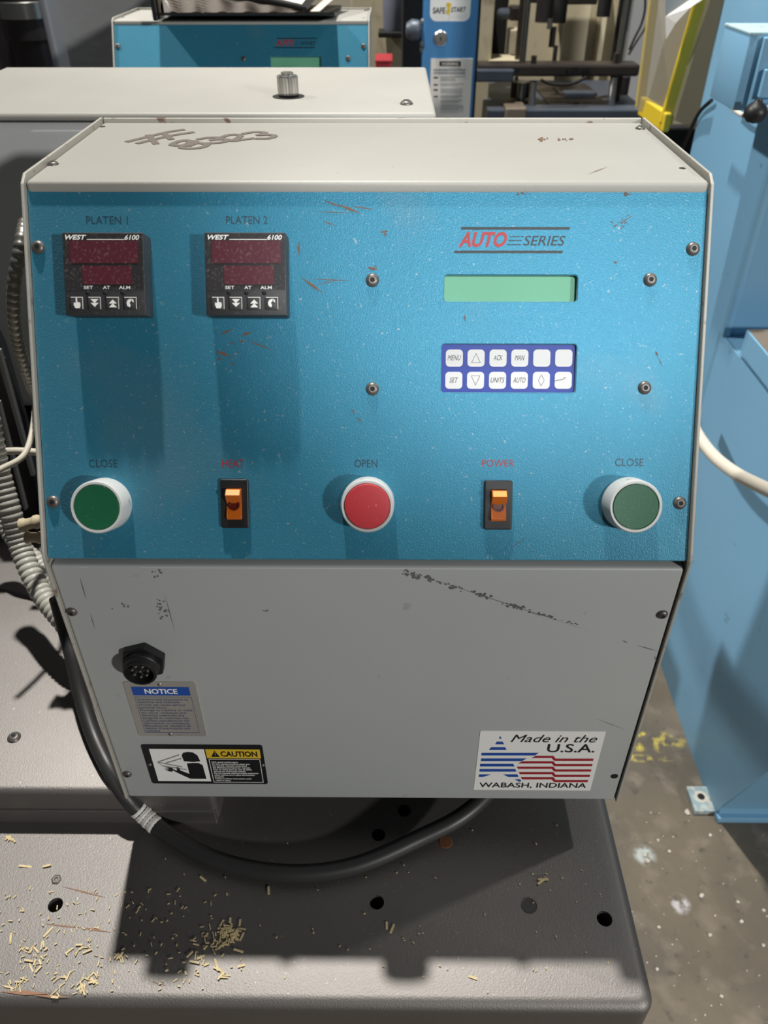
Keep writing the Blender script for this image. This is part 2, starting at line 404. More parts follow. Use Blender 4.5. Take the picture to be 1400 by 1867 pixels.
# keys
def c4(x, y): return 640+x/2.1212, 380+y/2.1212
texts = ['MENU', 'up', 'ACK', 'MAN', '', '', 'SET', 'down', 'UNITS', 'AUTO', 'diamond', '']
wtx = [52, 0, 36, 38, 0, 0, 34, 0, 54, 48, 0, 0]
kmesh = None
for i, t in enumerate(texts):
    row, cl = divmod(i, 6)
    x = [366, 450, 535, 619, 704, 789][cl] - (2 if row else 0); y = 546 if row == 0 else 632
    a = c4(x, y); b = c4(x+66, y+66)
    ku0, kv0, ku1, kv1 = PAN.rect(*a, *b, -.0026)
    if kmesh is None:
        w_, h_ = (ku1-ku0)/2, (kv1-kv0)/2
        kmesh = MB().prism(rr(-w_, -h_, w_, h_, .0022), 0, .0004).mesh('key')
    k = obj('key', kmesh, M['key'], keypad, Matrix.Translation(((ku0+ku1)/2, (kv0+kv1)/2, -.0027)))
    cx, cy = 0, 0; hh = .0005
    if t in ('up', 'down', 'diamond'):
        w2, h2 = (.0026, .0027) if t != 'diamond' else (.0017, .0032)
        sh = {'up': [(-w2, -h2), (w2, -h2), (0, h2)], 'down': [(-w2, h2), (0, -h2), (w2, h2)], 'diamond': [(0, -h2), (w2, 0), (0, h2), (-w2, 0)]}[t]
        mb = MB()
        for p, q in zip(sh, sh[1:]+sh[:1]):
            d = Vector((q[0]-p[0], q[1]-p[1])).normalized(); nn = Vector((-d.y, d.x))*.00011
            mb.poly([(p[0]-nn.x, p[1]-nn.y, hh), (q[0]-nn.x, q[1]-nn.y, hh), (q[0]+nn.x, q[1]+nn.y, hh), (p[0]+nn.x, p[1]+nn.y, hh)])
        s_ = mb.mesh('key_symbol'); o = obj('key_symbol', s_, M['blackprint'], keypad, Matrix.Translation(((ku0+ku1)/2, (kv0+kv1)/2, -.0027)))
    elif t:
        bw = wtx[i]/66*(ku1-ku0)/2
        me = fit_text(text_mesh(t, .35, 0), -bw, -.0015, bw, .0015)
        obj('key_legend', me, M['blackprint'], keypad, Matrix.Translation(((ku0+ku1)/2, (kv0+kv1)/2+.0002, -.0027+hh)))
PAN.ribbon([[c4(788, 668), c4(800, 664), c4(815, 663), c4(830, 653)]], .0004, 'scratch', M['scuff'], keypad, -.0021).matrix_basis = Matrix()
# ---- printed words
PLAT = []
for body, box, m in (('PLATEN 1', (157, 394, 233, 408), 'dimprint'), ('PLATEN 2', (412, 394, 488, 408), 'dimprint'),
                     ('CLOSE', (162, 838, 214, 852), 'dimprint'), ('OPEN', (646, 838, 688, 852), 'dimprint'), ('CLOSE', (1121, 836, 1173, 850), 'dimprint'),
                     ('HEAT', (405, 838, 445, 852), 'redprint'), ('POWER', (879, 838, 937, 851), 'redprint')):
    lg = PAN.text(body, box, M[m], console)
    if 'PLATEN' in body: PLAT.append(lg)
# ---- series logo
PAN.polys('logo_bar', [[c4(*p) for p in ((427, 72), (425, 82), (843, 82), (848, 72))], [c4(*p) for p in ((400, 163), (397, 173), (816, 173), (820, 163))]], M['blackprint'], console, .0001)
PAN.polys('logo_line', [[c4(x0, y), c4(x0-1, y+3.5), c4(x1-1, y+3.5), c4(x1, y)] for x0, x1, y in ((614, 668, 107), (609, 660, 122), (604, 657, 138))], M['blackprint'], console, .0001)
PAN.text('AUTO', (*c4(415, 90), *c4(603, 150)), M['redprint'], console, shear=.3, bold=.035)
PAN.text('SERIES', (*c4(666, 105), *c4(829, 144)), M['blackprint'], console, shear=.25, bold=.006)
# ---- screws
hexp = [(0.00155*math.cos(R(60*k)), .00155*math.sin(R(60*k))) for k in range(6)]
def screw_mesh(r=.0039, hgt=.0021, name='screw'):
    mb = MB(); n = 18
    mb.lathe([(r, 0), (r, .0004), (r*.86, hgt*.62), (r*.62, hgt*.95), (r*.45, hgt)], n)
    me_h = [(q[0]*r/.0039, q[1]*r/.0039) for q in hexp]
    mb.prism(me_h, hgt-.0001, hgt+.00005)
    # socket rim
    mb.lathe([(r*.5, hgt*.9), (r*.5, hgt*1.12), (r*.36, hgt*1.12), (r*.36, hgt*.9)], 12)
    me = mb.mesh(name, 40); return me
SCM = screw_mesh(); SCM.materials.append(M['screw'])
sock = MB().prism(hexp, 0, .0003).mesh('socket'); sock.materials.append(M['dullblack'])
def screw(parent, mw, big=1.):
    s = obj('screw', SCM, None, parent, mw @ Matrix.Rotation(random.random()*1, 4, 'Z') @ Matrix.Scale(big, 4))
    obj('socket', sock, None, s, Matrix.Translation((0, 0, .0021)))
    return s
for p in ((70, 451), (1263, 454), (679, 511), (1185, 510), (679, 709), (1175, 707), (97, 915), (1239, 917)): screw(console, PAN.at(*p))
for p in ((131, 1115), (1207, 1120), (232, 1411)): screw(console, FRO.at(*p), .92)
TOPL = Frame(Lt @ Matrix.Translation((0, 0, -.0012)), RW)
for p in ((97, 300), (1167, 235)): screw(console, TOPL.at(*p), .85)
hole = MB().lathe([(.0022, 0), (.0022, .0002), (.0013, .00025)], 14).mesh('screw_hole'); hole.materials.append(M['dullblack'])
for fr, p, s_ in ((FRO, (1120, 1415), 1.3), (TOPL, (187, 231), .9), (TOPL, (1244, 307), .9)):
    obj('screw_hole', hole, None, console, fr.at(*p) @ Matrix.Scale(s_, 4))
# ---- temperature controllers
HC = .0147
fu = PAN.uv(111.8, 500, HC)[0]
cw = PAN.uv(263, 500, HC)[0]-PAN.uv(115.5, 500, HC)[0]; chh = PAN.uv(190, 423.6, HC)[1]-PAN.uv(190, 575, HC)[1]
def controller(pxTL, pxBR):
    a = PAN.uv(*pxTL, HC); b = PAN.uv(*pxBR, HC)
    cx = (a[0]+b[0])/2; cy = (a[1]+b[1])/2; w, h = cw/2, chh/2
    body = obj('temperature_controller', MB().box(-w, w, -h, h, 0, HC, .0007, 2).mesh('temperature_controller', 30), M['ctrl'], console, Lp @ Matrix.Translation((cx, cy, 0)))
    X = lambda s: -w+2*w*s
    Y = lambda t: h-2*h*t
    def q(name, s0, t0, s1, t1, m, z, d=.0003, r=0):
        poly = rr(X(s0), Y(t1), X(s1), Y(t0), r) if r else [(X(s0), Y(t1)), (X(s1), Y(t1)), (X(s1), Y(t0)), (X(s0), Y(t0))]
        return obj(name, MB().prism(poly, HC+z, HC+z+d).mesh(name), M[m], body)
    q('face_plate', .012, .015, .988, .69, 'ctrlface', -.0001)
    q('display_window', .09, .10, .935, .37, 'redwin', .0001, r=.001)
    q('display_window', .235, .40, .845, .625, 'redwin', .0001, r=.001)
    def tx(s, s0, t0, s1, t1, sh=0, bo=0):
        obj('legend', fit_text(text_mesh(s, sh, bo), X(s0), Y(t1), X(s1), Y(t0)), M['white'], body, Matrix.Translation((0, 0, HC+.00045)))
    tx('WEST', .045, .032, .305, .09, .3, .03); tx('6100', .775, .032, .955, .092, .25, .02)
    q('rule_line', .31, .083, .77, .091, 'white', .0002, .0002)
    tx('SET', .245, .643, .36, .682, 0, .012); tx('AT', .482, .643, .57, .682, 0, .012); tx('ALM', .68, .643, .82, .682, 0, .012)
    for s in (.29, .505, .725):
        obj('indicator', MB().lathe([(.0013, 0), (.0013, .0003), (.0007, .0006)], 12).mesh('indicator'), M['dullblack'], body, Matrix.Translation((X(s), Y(.727), HC)))
    for i, s in enumerate((.075, .295, .52, .74)):
        s1 = s+.165; t0, t1 = .775, .935
        obj('button', MB().box(X(s), X(s1), Y(t1), Y(t0), HC-.0003, HC+.0012, .0004, 2).mesh('button', 30), M['ctrl'], body)
        k = (X(s1)-X(s))/2; bx, by = (X(s)+X(s1))/2, (Y(t0)+Y(t1))/2; z = HC+.0013
        mb = MB()
        P = lambda pts: mb.poly([(bx+p[0]*k, by+p[1]*k, z) for p in pts])
        if i == 0: P([(-.25, -.75), (.4, -.75), (.55, -.35), (.5, .1), (.1, .15), (.05, .8), (-.15, .8), (-.15, .05), (-.45, .1), (-.5, -.25)])
        if i == 1:
            for o_ in (0, .55): P([(-.6, .6-o_), (0, .0-o_), (.6, .6-o_)])
        if i == 2:
            for o_ in (0, .55): P([(-.6, -.6+o_), (.6, -.6+o_), (0, 0+o_)])
        if i == 3: P([(-.6, .1), (-.4, .5), (0, .65), (.1, .3), (-.15, .1), (0, -.3), (-.1, -.6), (-.5, -.4)]); P([(.05, .7), (.45, .5), (.5, .1), (.25, .25)])
        # pale key border on top and right edges
        P([(-.92, .82), (.92, .82), (.92, .9), (-.92, .9)]); P([(.84, -.85), (.92, -.85), (.92, .85), (.84, .85)])
        obj('button_symbol', mb.mesh('button_symbol'), M['white'], body)
    return body
controller((111.8, 423.6), (266.5, 575)); controller((370.7, 423.6), (524, 575))
# ---- push buttons
HB = .0155
def push_button(px, py, capm):
    u, v = PAN.uv(px, py, HB)
    b = obj('push_button', MB().lathe([(.0158, 0), (.0158, .002), (.0155, HB-.001), (.0148, HB), (.0136, HB), (.0134, HB-.0012), (0, HB-.0012)], 40).mesh('push_button', 40), M['ring'], console, Lp @ Matrix.Translation((u, v, 0)))
    if capm == 'red': pr = [(.0132, HB-.0012), (.0132, HB+.0006), (.0126, HB+.0014), (.009, HB+.0017), (0, HB+.0018)]
    else: pr = [(.0132, HB-.0012), (.0132, HB-.0005), (.0128, HB-.0001), (.008, HB-.0003), (0, HB-.0004)]
    obj('button_cap', MB().lathe(pr, 40).mesh('button_cap', 40), M[capm], b)
push_button(175.5, 925, 'green'); push_button(669.5, 923, 'red'); push_button(1159.5, 924, 'green')
# ---- rocker switches
def rocker(x0, y0, x1, y1, on):
    u0, v0, u1, v1 = PAN.rect(x0, y0, x1, y1, .003); w, h = (u1-u0)/2, (v1-v0)/2
    me = curve_mesh([rr(-w+.0006, -h+.0006, w-.0006, h-.0006, .0006), [(-w*.56, -h*.66), (-w*.56, h*.66), (w*.56, h*.66), (w*.56, -h*.66)]], .003, .0006, 'rocker_switch')
    b = obj('rocker_switch', me, M['black'], console, Lp @ Matrix.Translation(((u0+u1)/2, (v0+v1)/2, .0015)))
    w2 = w*.53; hv = h*.63
    # profile in (v, height): raised at the top, dished in the middle
    prof = [(-hv, -.003), (-hv, .0032), (-hv*.85, .0042), (0, .0026), (hv*.55, .0072), (hv*.62, .0078), (hv*.98, .0052), (hv, -.003)]
    mw = Matrix(((0, 0, 1, 0), (1, 0, 0, 0), (0, 1, 0, 0), (0, 0, 0, 1)))
    r = obj('rocker', MB().prism(prof, -w2, w2, bev=.0003).mesh('rocker'), M['amber'], b, mw)
    obj('rocker_mark', MB().lathe([(.0034, 0), (.0034, .0012), (.0024, .0012), (.0022, .0006), (0, .0006)], 20).mesh('rocker_mark', 40), mat_mark, b, Matrix.Translation((0, -.0004, .0026)) )
    obj('rocker_lit_facet', MB().poly([(-w2*.9, hv*.64, .0079), (w2*.9, hv*.64, .0079), (w2*.9, hv*.97, .0056), (-w2*.9, hv*.97, .0056)]).mesh('rocker_lit_facet'), M['amberlight'], b)
mat_mark = mat('dark_amber_mark', (92, 30, 14), .3)
rocker(402, 874, 453, 963, 0); rocker(883, 876.5, 934, 966, 0)
# ---- round connector
cu_, cv_ = FRO.uv(264, 1199)
conn = obj('round_connector', MB().prism([(.0155*math.cos(R(60*k+18)), .0155*math.sin(R(60*k+18))) for k in range(6)], 0, .0055, bev=.0008).mesh('round_connector', 20), M['black'], console, Lf @ Matrix.Translation((cu_, cv_, 0)))
obj('barrel', MB().lathe([(.0118, .005), (.0118, .009), (.0112, .0095), (.0112, .0105), (.0112, .0135), (.0106, .0145), (.0094, .0145), (.0088, .009), (0, .009)], 32).mesh('barrel', 40), M['black'], conn)
pin = MB().lathe([(.0009, .009), (.0009, .0125), (.0004, .0130)], 8).mesh('pin'); pin.materials.append(M['steel'])
for k in range(8):
    a = R(k*51.4+10); q = (.0052*math.cos(a), .0052*math.sin(a)) if k < 7 else (0, 0)
    obj('pin', pin, None, conn, Matrix.Translation((*q, 0)))
# ---- notice plate
def c7(x, y): return 80+x/3.1818, 1080+y/3.1818
def quad_plate(name, box, m, h, r=.002, t=.0006):
    u0, v0, u1, v1 = FRO.rect(*box, t)
    return obj(name, MB().prism(rr(u0, v0, u1, v1, r), 0, h).mesh(name), m, console, Lf), (u0, v0, u1, v1)
def local_fit(parent, rect, s0, t0, s1, t1, body=None, m=None, h=.0007, **k):
    u0, v0, u1, v1 = rect; a = u0+(u1-u0)*s0; b = u0+(u1-u0)*s1; c = v1-(v1-v0)*t1; d = v1-(v1-v0)*t0
    if body is None:
        return obj(k.get('name', 'print_block'), MB().poly([(a, c, h), (b, c, h), (b, d, h), (a, d, h)]).mesh('print_block'), m, parent)
    return obj('legend', fit_text(text_mesh(body, k.get('shear', 0), k.get('bold', 0), k.get('align', 'LEFT'), 1., k.get('line', 1.)), a, c, b, d), m, parent, Matrix.Translation((0, 0, h)))
npl, nr = quad_plate('notice_plate', (238.5, 1243.5, 366, 1342), M['alu'], .0006); npl['label'] = 'silver notice plate with blue heading'
local_fit(npl, nr, .095, .085, .90, .235, m=M['blueprint'], name='blue_heading')
local_fit(npl, nr, .27, .115, .73, .205, 'NOTICE', M['white'], .0009, bold=.03)
BOXF = [(.105, .265), (.905, .265), (.905, .93), (.105, .93)]
for (s0, t0, s1, t1) in ((.105, .262, .905, .27), (.105, .925, .905, .933), (.103, .262, .110, .933), (.900, .262, .907, .933)):
    local_fit(npl, nr, s0, t0, s1, t1, m=M['bluetext'], name='border_line')
local_fit(npl, nr, .125, .29, .875, .915, 'Unauthorized alterations to\nelectrical and hydraulic\ncircuits can cause serious\npersonal injury.\nDamage to machine or mold\ncan occur. Hydraulic and\nelectrical interlocks are\ndesigned to minimize risk.\nContact manufacturer for\ninformation or assistance.\nManufacturer disclaims all\nliability if instructions are\nviolated.', M['bluetext'], .0008, bold=.012)
riv = MB().lathe([(.0014, 0), (.0014, .0004), (.0006, .0011), (0, .0012)], 12).mesh('rivet', 40); riv.materials.append(M['steel'])
for s, t in ((.5, .045), (.47, .965)):
    obj('rivet', riv, None, npl, Matrix.Translation((nr[0]+(nr[2]-nr[0])*s, nr[3]-(nr[3]-nr[1])*t, .0006)))
# ---- caution plate
cpl, cr = quad_plate('caution_plate', (267, 1358.5, 483, 1429), M['blackprint'], .0006); cpl['label'] = 'black caution plate with yellow heading and hand pictogram'
local_fit(cpl, cr, .06, .10, .515, .93, m=M['white'], name='pictogram_field')
local_fit(cpl, cr, .525, .10, .975, .325, m=M['yellow'], name='yellow_heading')
local_fit(cpl, cr, .645, .145, .95, .28, 'CAUTION', M['blackprint'], .0009, bold=.03)
local_fit(cpl, cr, .555, .40, .935, .925, 'High speed moving parts.\nDo not operate machine unless you\nare trained, read and understand\nthe Maintenance/Operator manuals.\nPrior to every start up, test all safety\ndevices per instruction manual.\nDo not operate machine unless interlocks/\nsafety devices are in place and function\nproperly.\nFailure to follow instructions could\nresult in injury.', M['white'], .0009, bold=.02)
for (s0, t0, s1, t1) in ((.535, .345, .965, .358), (.535, .945, .965, .958), (.535, .345, .540, .955), (.960, .345, .965, .955)):
    local_fit(cpl, cr, s0, t0, s1, t1, m=M['white'], name='border_line')
def crp(s, t, h=.0009): return (cr[0]+(cr[2]-cr[0])*s, cr[3]-(cr[3]-cr[1])*t, h)
mb = MB()
mb.poly([crp(.565, .285), crp(.635, .285), crp(.60, .13)])
head = [(.325, .40), (.318, .26), (.335, .19), (.375, .165), (.42, .18), (.45, .25), (.463, .40), (.40, .42)]
mb.poly([crp(*p) for p in head])
body_ = [(.345, .46), (.39, .445), (.445, .445), (.475, .5), (.48, .86), (.345, .86)]
mb.poly([crp(*p) for p in body_])
mb.poly([crp(*p) for p in ((.48, .86), (.345, .86), (.29, .78), (.22, .66), (.185, .62), (.20, .585), (.245, .65), (.25, .55), (.27, .57), (.275, .64), (.345, .73), (.36, .7))])
for a, b in (((.14, .57), (.21, .62)), ((.135, .61), (.2, .64)), ((.145, .65), (.205, .66)), ((.15, .545), (.215, .6))):
    mb.poly([crp(a[0], a[1]), crp(b[0], b[1]+.02), crp(b[0], b[1]-.02)])
obj('pictogram', mb.mesh('pictogram'), M['blackprint'], cpl)
mb = MB()
for a, b in (((.10, .43), (.30, .24)), ((.10, .43), (.13, .52)), ((.13, .52), (.33, .62)), ((.17, .45), (.31, .33)), ((.10, .43), (.30, .55))):
    mb.poly([crp(a[0], a[1]-.012), crp(a[0], a[1]+.012), crp(b[0], b[1]+.012), crp(b[0], b[1]-.012)])
obj('pictogram_line', mb.mesh('pictogram_line'), M['alu'], cpl)
local_fit(cpl, cr, .60, .150, .603, .25, m=M['yellow'], name='warning_mark', h=.0011)
for s in (.028, .982): obj('rivet', riv, None, cpl, Matrix.Translation((cr[0]+(cr[2]-cr[0])*s, cr[3]-(cr[3]-cr[1])*.5, .0004)))
# ---- origin sticker
def c8(x, y): return 700+x/2.5455, 1020+y/2.5455
st, sr_ = quad_plate('origin_sticker', (869.5, 1334, 1090.5, 1441.5), M['white'], .0003, r=.0008); st['label'] = 'white sticker with striped blue and red star'
HS = .0005
Bl = lambda x0, x1, x2, x3, y0, y1: [c8(x0, y0), c8(x1, y1), c8(x2, y1), c8(x3, y0)]
FRO.polys('blue_stripe', [[c8(540, 820), c8(534, 832), c8(546, 832)], Bl(524, 517, 558, 551, 846, 858), Bl(498, 488, 569, 563, 872, 884), Bl(454, 452, 700, 718, 898, 910),
    Bl(452, 450, 640, 662, 924, 936), Bl(447, 446, 606, 600, 949, 961), Bl(445, 443, 614, 610, 973, 985), Bl(442, 440, 458, 498, 998, 1010), Bl(552, 578, 624, 620, 998, 1010), Bl(606, 625, 637, 633, 1021, 1031)], M['blueprint'], st, HS)
def wav(x0, x0b, x1, yl):
    return [c8(x0, yl), c8(x0b, yl+10), c8(778, yl+10), c8(790, yl+23), c8(x1-3, yl+23), c8(x1, yl+13), c8(797, yl+13), c8(787, yl)]
FRO.polys('red_stripe', [wav(706, 684, 973, 912), wav(644, 622, 968, 937), wav(617, 622, 963, 962), wav(626, 631, 957, 987), wav(636, 641, 948, 1011)], M['redprint'], st, HS)
FRO.text('Made in the', (*c8(590, 815), *c8(991, 849)), M['blackprint'], st, HS, .35, 0)
FRO.text('U.S.A.', (*c8(758, 857), *c8(981, 896)), M['blackprint'], st, HS, 0, .012)
FRO.text('WABASH, INDIANA', (*c8(442, 1037), *c8(940, 1063)), M['blackprint'], st, HS, 0, .012)
for o in st.children: o.matrix_basis = Matrix.Translation((0, 0, HS if o.name.startswith('legend') else 0))
# ---- felt-pen number on the top
def c1(x, y): return 220+x/4.6667, 220+y/4.6667
def smooth_px(sts): return [[(q.x, q.y) for q in catmull([(*p, 0) for p in st], 6)] for st in sts]
TOPL.ribbon(smooth_px([[c1(60, 176), c1(230, 135), c1(400, 95), c1(530, 75)], [c1(150, 190), c1(250, 165), c1(430, 125), c1(610, 97)], [c1(235, 122), c1(270, 160), c1(300, 194)], [c1(370, 105), c1(400, 135), c1(430, 155)],
    [c1(600, 175), c1(560, 165), c1(500, 172), c1(440, 197), c1(450, 207), c1(520, 210), c1(600, 190), c1(640, 178), c1(600, 172), c1(560, 205), c1(515, 227), c1(600, 235), c1(690, 225), c1(735, 205), c1(700, 192), c1(640, 190), c1(580, 212)],
    [c1(665, 155), c1(740, 143), c1(820, 142), c1(850, 150), c1(770, 163), c1(850, 155), c1(910, 160), c1(880, 178), c1(800, 188), c1(740, 190)],
    [c1(870, 135), c1(930, 118), c1(1000, 118), c1(1020, 130), c1(980, 155), c1(950, 170), c1(1050, 158), c1(1125, 148)],
    [c1(1050, 108), c1(1130, 95), c1(1210, 97), c1(1230, 108), c1(1170, 120), c1(1270, 118), c1(1310, 130), c1(1260, 148), c1(1160, 150)]]), .0044, 'marker_writing', M['marker'], console, .0003)
# ---- scratches, rust marks and scuffs
def sliver(x0, y0, x1, y1, w):
    d = Vector((x1-x0, y1-y0)); n = Vector((-d.y, d.x)).normalized()*w/2; mx, my = (x0+x1)/2, (y0+y1)/2
    return [(x0, y0), (mx+n.x, my+n.y), (x1, y1), (mx-n.x, my-n.y)]
PAN.polys('scratch_mark', [sliver(*a) for a in ((590, 365, 622, 378, 3), (612, 371, 660, 390, 5), (640, 376, 684, 382, 2.5), (572, 386, 640, 388, 1.5), (588, 402, 612, 412, 2.5), (548, 505, 590, 535, 5), (560, 508, 640, 512, 2), (575, 520, 620, 510, 1.5),
    (670, 489, 690, 491, 5), (545, 440, 545, 468, 4), (846, 572, 849, 587, 3), (640, 745, 648, 755, 2.5), (650, 760, 660, 770, 2.5), (400, 610, 425, 600, 4), (395, 640, 420, 650, 6), (440, 612, 460, 605, 5), (450, 620, 500, 640, 2.5), (1195, 640, 1200, 650, 4), (1200, 652, 1208, 668, 1.5),
    (1130, 408, 1150, 395, 2), (1118, 415, 1126, 408, 3), (840, 440, 870, 415, 1), (930, 1000, 960, 980, .8))] + specks_poly(703, 424, 6, 7, 5, 4) + specks_poly(1135, 405, 22, 14, 16, 2) + specks_poly(1122, 478, 8, 4, 4, 3) + specks_poly(680, 488, 10, 4, 5, 3) + specks_poly(955, 352, 15, 4, 8, 3) + specks_poly(1140, 354, 16, 4, 8, 3) + specks_poly(430, 640, 40, 25, 12, 3), M['rust'], console, .00025)
FRO.polys('scuff_mark', specks_poly(750, 1047, 22, 6, 28, 3, .25) + specks_poly(785, 1056, 24, 5, 22, 3, .3) + specks_poly(828, 1071, 20, 5, 20, 3, .3) + specks_poly(880, 1085, 22, 4, 18, 3, .25) + specks_poly(945, 1107, 30, 4, 26, 3, .2) + specks_poly(990, 1122, 26, 3, 16, 2.4, .25) + specks_poly(1035, 1134, 34, 2, 14, 1.6, .22)
    + [sliver(740, 1040, 1080, 1152, 1.2), sliver(1135, 1168, 1145, 1172, 2), sliver(1160, 1176, 1202, 1188, 1.6), sliver(1195, 1195, 1196, 1206, 1.5), sliver(146, 1052, 158, 1094, 1.6), sliver(165, 1118, 174, 1148, 1.1), sliver(300, 1080, 320, 1155, .8), sliver(1085, 1310, 1140, 1330, .8)]
    + specks_poly(295, 1108, 14, 22, 26, 2.2) + specks_poly(287, 1045, 10, 8, 10, 2.2) + specks_poly(487, 1111, 12, 4, 5, 1.6) + specks_poly(215, 1105, 20, 6, 8, 2), M['scuff'], console, .0003)
TOPL.polys('rust_mark', specks_poly(985, 253, 14, 3, 10, 3) + specks_poly(1030, 254, 18, 4, 8, 2.5) + specks_poly(103, 289, 2, 2, 1, 2.5) + [sliver(1070, 318, 1110, 303, 1)], M['rust'], console, .0003)

# ================================================================== MACHINE BASE
PZ = .695; BZ = .7365
base = thing('machine_bench', 'grey painted machine base plate with drilled holes under the front console', 'bench', (-.25, .5, 0))
def rel(root): return Matrix.Translation(-Vector(root.location))
pr_ = on_z(1190, 1800, PZ).x; pf = on_z(700, 1838, PZ).y
cor = .012
plan = [(-.95, pf)] + [(pr_-cor+cor*math.sin(R(a)), pf+cor-cor*math.cos(R(a))) for a in range(0, 91, 15)] + [(pr_, 1.05), (-.95, 1.05)]
holes = [(101, 1650, .0056), (687, 1645, .0056), (737, 1478, .0056), (690, 1522, .0056), (1102, 1675, .0058)]
t = bmesh.new(); mbp = MB().prism(plan, PZ-.05, PZ)
bm = mbp.bm
top_e = [e_ for e_ in bm.edges if all(abs(v.co.z-PZ) < 1e-5 for v in e_.verts)]
bmesh.ops.bevel(bm, geom=top_e, offset=.009, segments=5, profile=.5, affect='EDGES'); t.free()
pme = mbp.mesh('base_plate', 35)
cut = MB()
for x, y, r in holes:
    p = on_z(x, y, PZ); cut.lathe([(r, -.03), (r, .01)], 24, Matrix.Translation(p))
cme = cut.mesh('cut')
po = bpy.data.objects.new('tmp', pme); co = bpy.data.objects.new('tmpc', cme); COL.objects.link(po); COL.objects.link(co)
bo = po.modifiers.new('b', 'BOOLEAN'); bo.operation = 'DIFFERENCE'; bo.object = co; bo.solver = 'EXACT'
bme = bpy.data.meshes.new_from_object(po.evaluated_get(bpy.context.evaluated_depsgraph_get())); bme.name = 'base_plate'
bpy.data.objects.remove(po); bpy.data.objects.remove(co)
obj('base_plate', bme, M['plate'], base, rel(base))
for x, y, r in holes:
    p = on_z(x, y, PZ)
    obj('drilled_hole', MB().lathe([(r*.98, -.0299), (r*.98, -.0297)], 20, Matrix.Translation(p)).mesh('drilled_hole'), M['dullblack'], base, rel(base))
obj('base_frame', MB().box(-.90, pr_-.03, pf+.05, 1.0, 0, PZ-.05, .004).mesh('base_frame'), M['darkgrey'], base, rel(base))
bf = .366
obj('riser_block', MB().box(-.95, -.14, bf, .82, PZ-.001, BZ, .006, 4).mesh('riser_block', 35), M['plate'], base, rel(base))
obj('riser_foot', MB().box(-.95, -.142, bf-.0015, .81, PZ-.001, PZ+.017, .001).mesh('riser_foot'), M['plate'], base, rel(base))
p = on_z(965, 1651, PZ+.0003)
obj('hole_plug', MB().lathe([(.0060, -.0006), (.0060, .0002), (.0054, .0002), (.0052, .0001), (0, .0001)], 24, Matrix.Translation(p)).mesh('hole_plug'), mat('dark_plug', (66, 65, 64), .5), base, rel(base))
p = on_z(103, 1604, PZ)
obj('set_screw', MB().lathe([(.0040, 0), (.0040, .0008), (.0030, .0012), (.0016, .0012), (.0012, .0003)], 6, Matrix.Translation(p)).mesh('set_screw'), M['screw'], base, rel(base))
p = on_z(812, 1535, PZ)
obj('rust_spot', MB().lathe([(.0058, 0), (.0050, .0004), (0, .0005)], 18, Matrix.Translation(p)).mesh('rust_spot'), mat('rusty_screw_head', (112, 70, 40), .8), base, rel(base))
p = on_z(26, 1345, BZ)
screw(base, rel(base) @ Matrix.Translation(p), 1.45)
MP = mat('bare_scratch', (190, 176, 166), .6)
mb = MB()
for a in ((110, 1615, 195, 1637, 3), (80, 1684, 150, 1692, 3), (140, 1690, 205, 1700, 4), (0, 1808, 90, 1812, 9), (60, 1815, 130, 1818, 6), (275, 1790, 305, 1797, 2)):
    mb.poly([tuple(on_z(*q, PZ+.0003)) for q in sliver(*a)][::-1])
obj('scratch_mark', mb.mesh('scratch_mark'), mat('rusty_scratch', (150, 112, 88), .7), base, rel(base))['kind'] = 'stuff'

# ================================================================== MACHINE CABINET BEHIND
CY = .78
pc = on_y(400, 205, CY); cz = pc.z
cxl = -.4455; cxr = on_z(796, 208, cz).x; cyb = on_z(400, 122, cz).y; cbz = on_y(36, 750, CY).z
cab = thing('machine_cabinet', 'long grey machine cabinet with cream lid and knurled knob behind the front console', 'cabinet', ((cxl+cxr)/2, .9, cbz))
obj('cabinet_body', MB().box(cxl+.006, cxr-.006, CY+.004, cyb-.004, cbz, cz-.008, .012, 4).mesh('cabinet_body', 35), M['darkgrey'], cab, rel(cab))
obj('lid', MB().box(cxl, cxr, CY-.002, cyb, cz-.007, cz, .0035, 3).mesh('lid', 35), M['cream'], cab, rel(cab))
obj('support_leg', MB().box(cxl+.10, cxr-.10, CY+.12, cyb-.05, PZ+.0002, cbz+.002, .003).mesh('support_leg'), M['dullblack'], cab, rel(cab))
pk = on_z(526, 176, cz)
kn = obj('knurled_knob', MB().lathe([(.0098, .002), (.0102, .004), (.0102, .017), (.0092, .0185), (.006, .019), (.006, .021), (.003, .0215), (0, .0215)], 48, ridge=.94).mesh('knurled_knob'), M['steel'], cab, rel(cab) @ Matrix.Translation(pk))
obj('collar', MB().lathe([(.0155, 0), (.0155, .0004), (.0135, .0006), (.0098, .0006)], 32).mesh('collar'), M['dullblack'], kn)
screw(cab, rel(cab) @ Matrix.Translation(on_z(741, 190, cz)), 1.55)

# ================================================================== SECOND CONSOLE (identical machine behind)
R2 = Vector((-.2284, 1.4029-YT, 1.166-ZT))
skipset = ('marker_writing', 'scuff_mark', 'rust_mark', 'scratch_mark', 'temperature_controller')
for lg in PLAT: lg['first_only'] = 1
con2 = dup(console, R2, skipset)
for lg in PLAT: del lg['first_only']
con2['label'] = 'second teal control console with green display behind the cabinet, under a black binder'
console['group'] = 'matching control consoles'; con2['group'] = 'matching control consoles'
b2 = thing('machine_bench', 'grey machine base carrying the second console behind the cabinet', 'bench', (-.3, 1.6, 0))
obj('base_plate', MB().box(-.44, .03, 1.16, 1.66, .63, R2.z-.0425, .008, 3).mesh('base_plate'), M['plate'], b2, rel(b2))
obj('base_frame', MB().box(-.42, 0, 1.2, 1.62, 0, .631, .004).mesh('base_frame'), M['darkgrey'], b2, rel(b2))
for o in (base, b2): o['group'] = 'machine base plates'
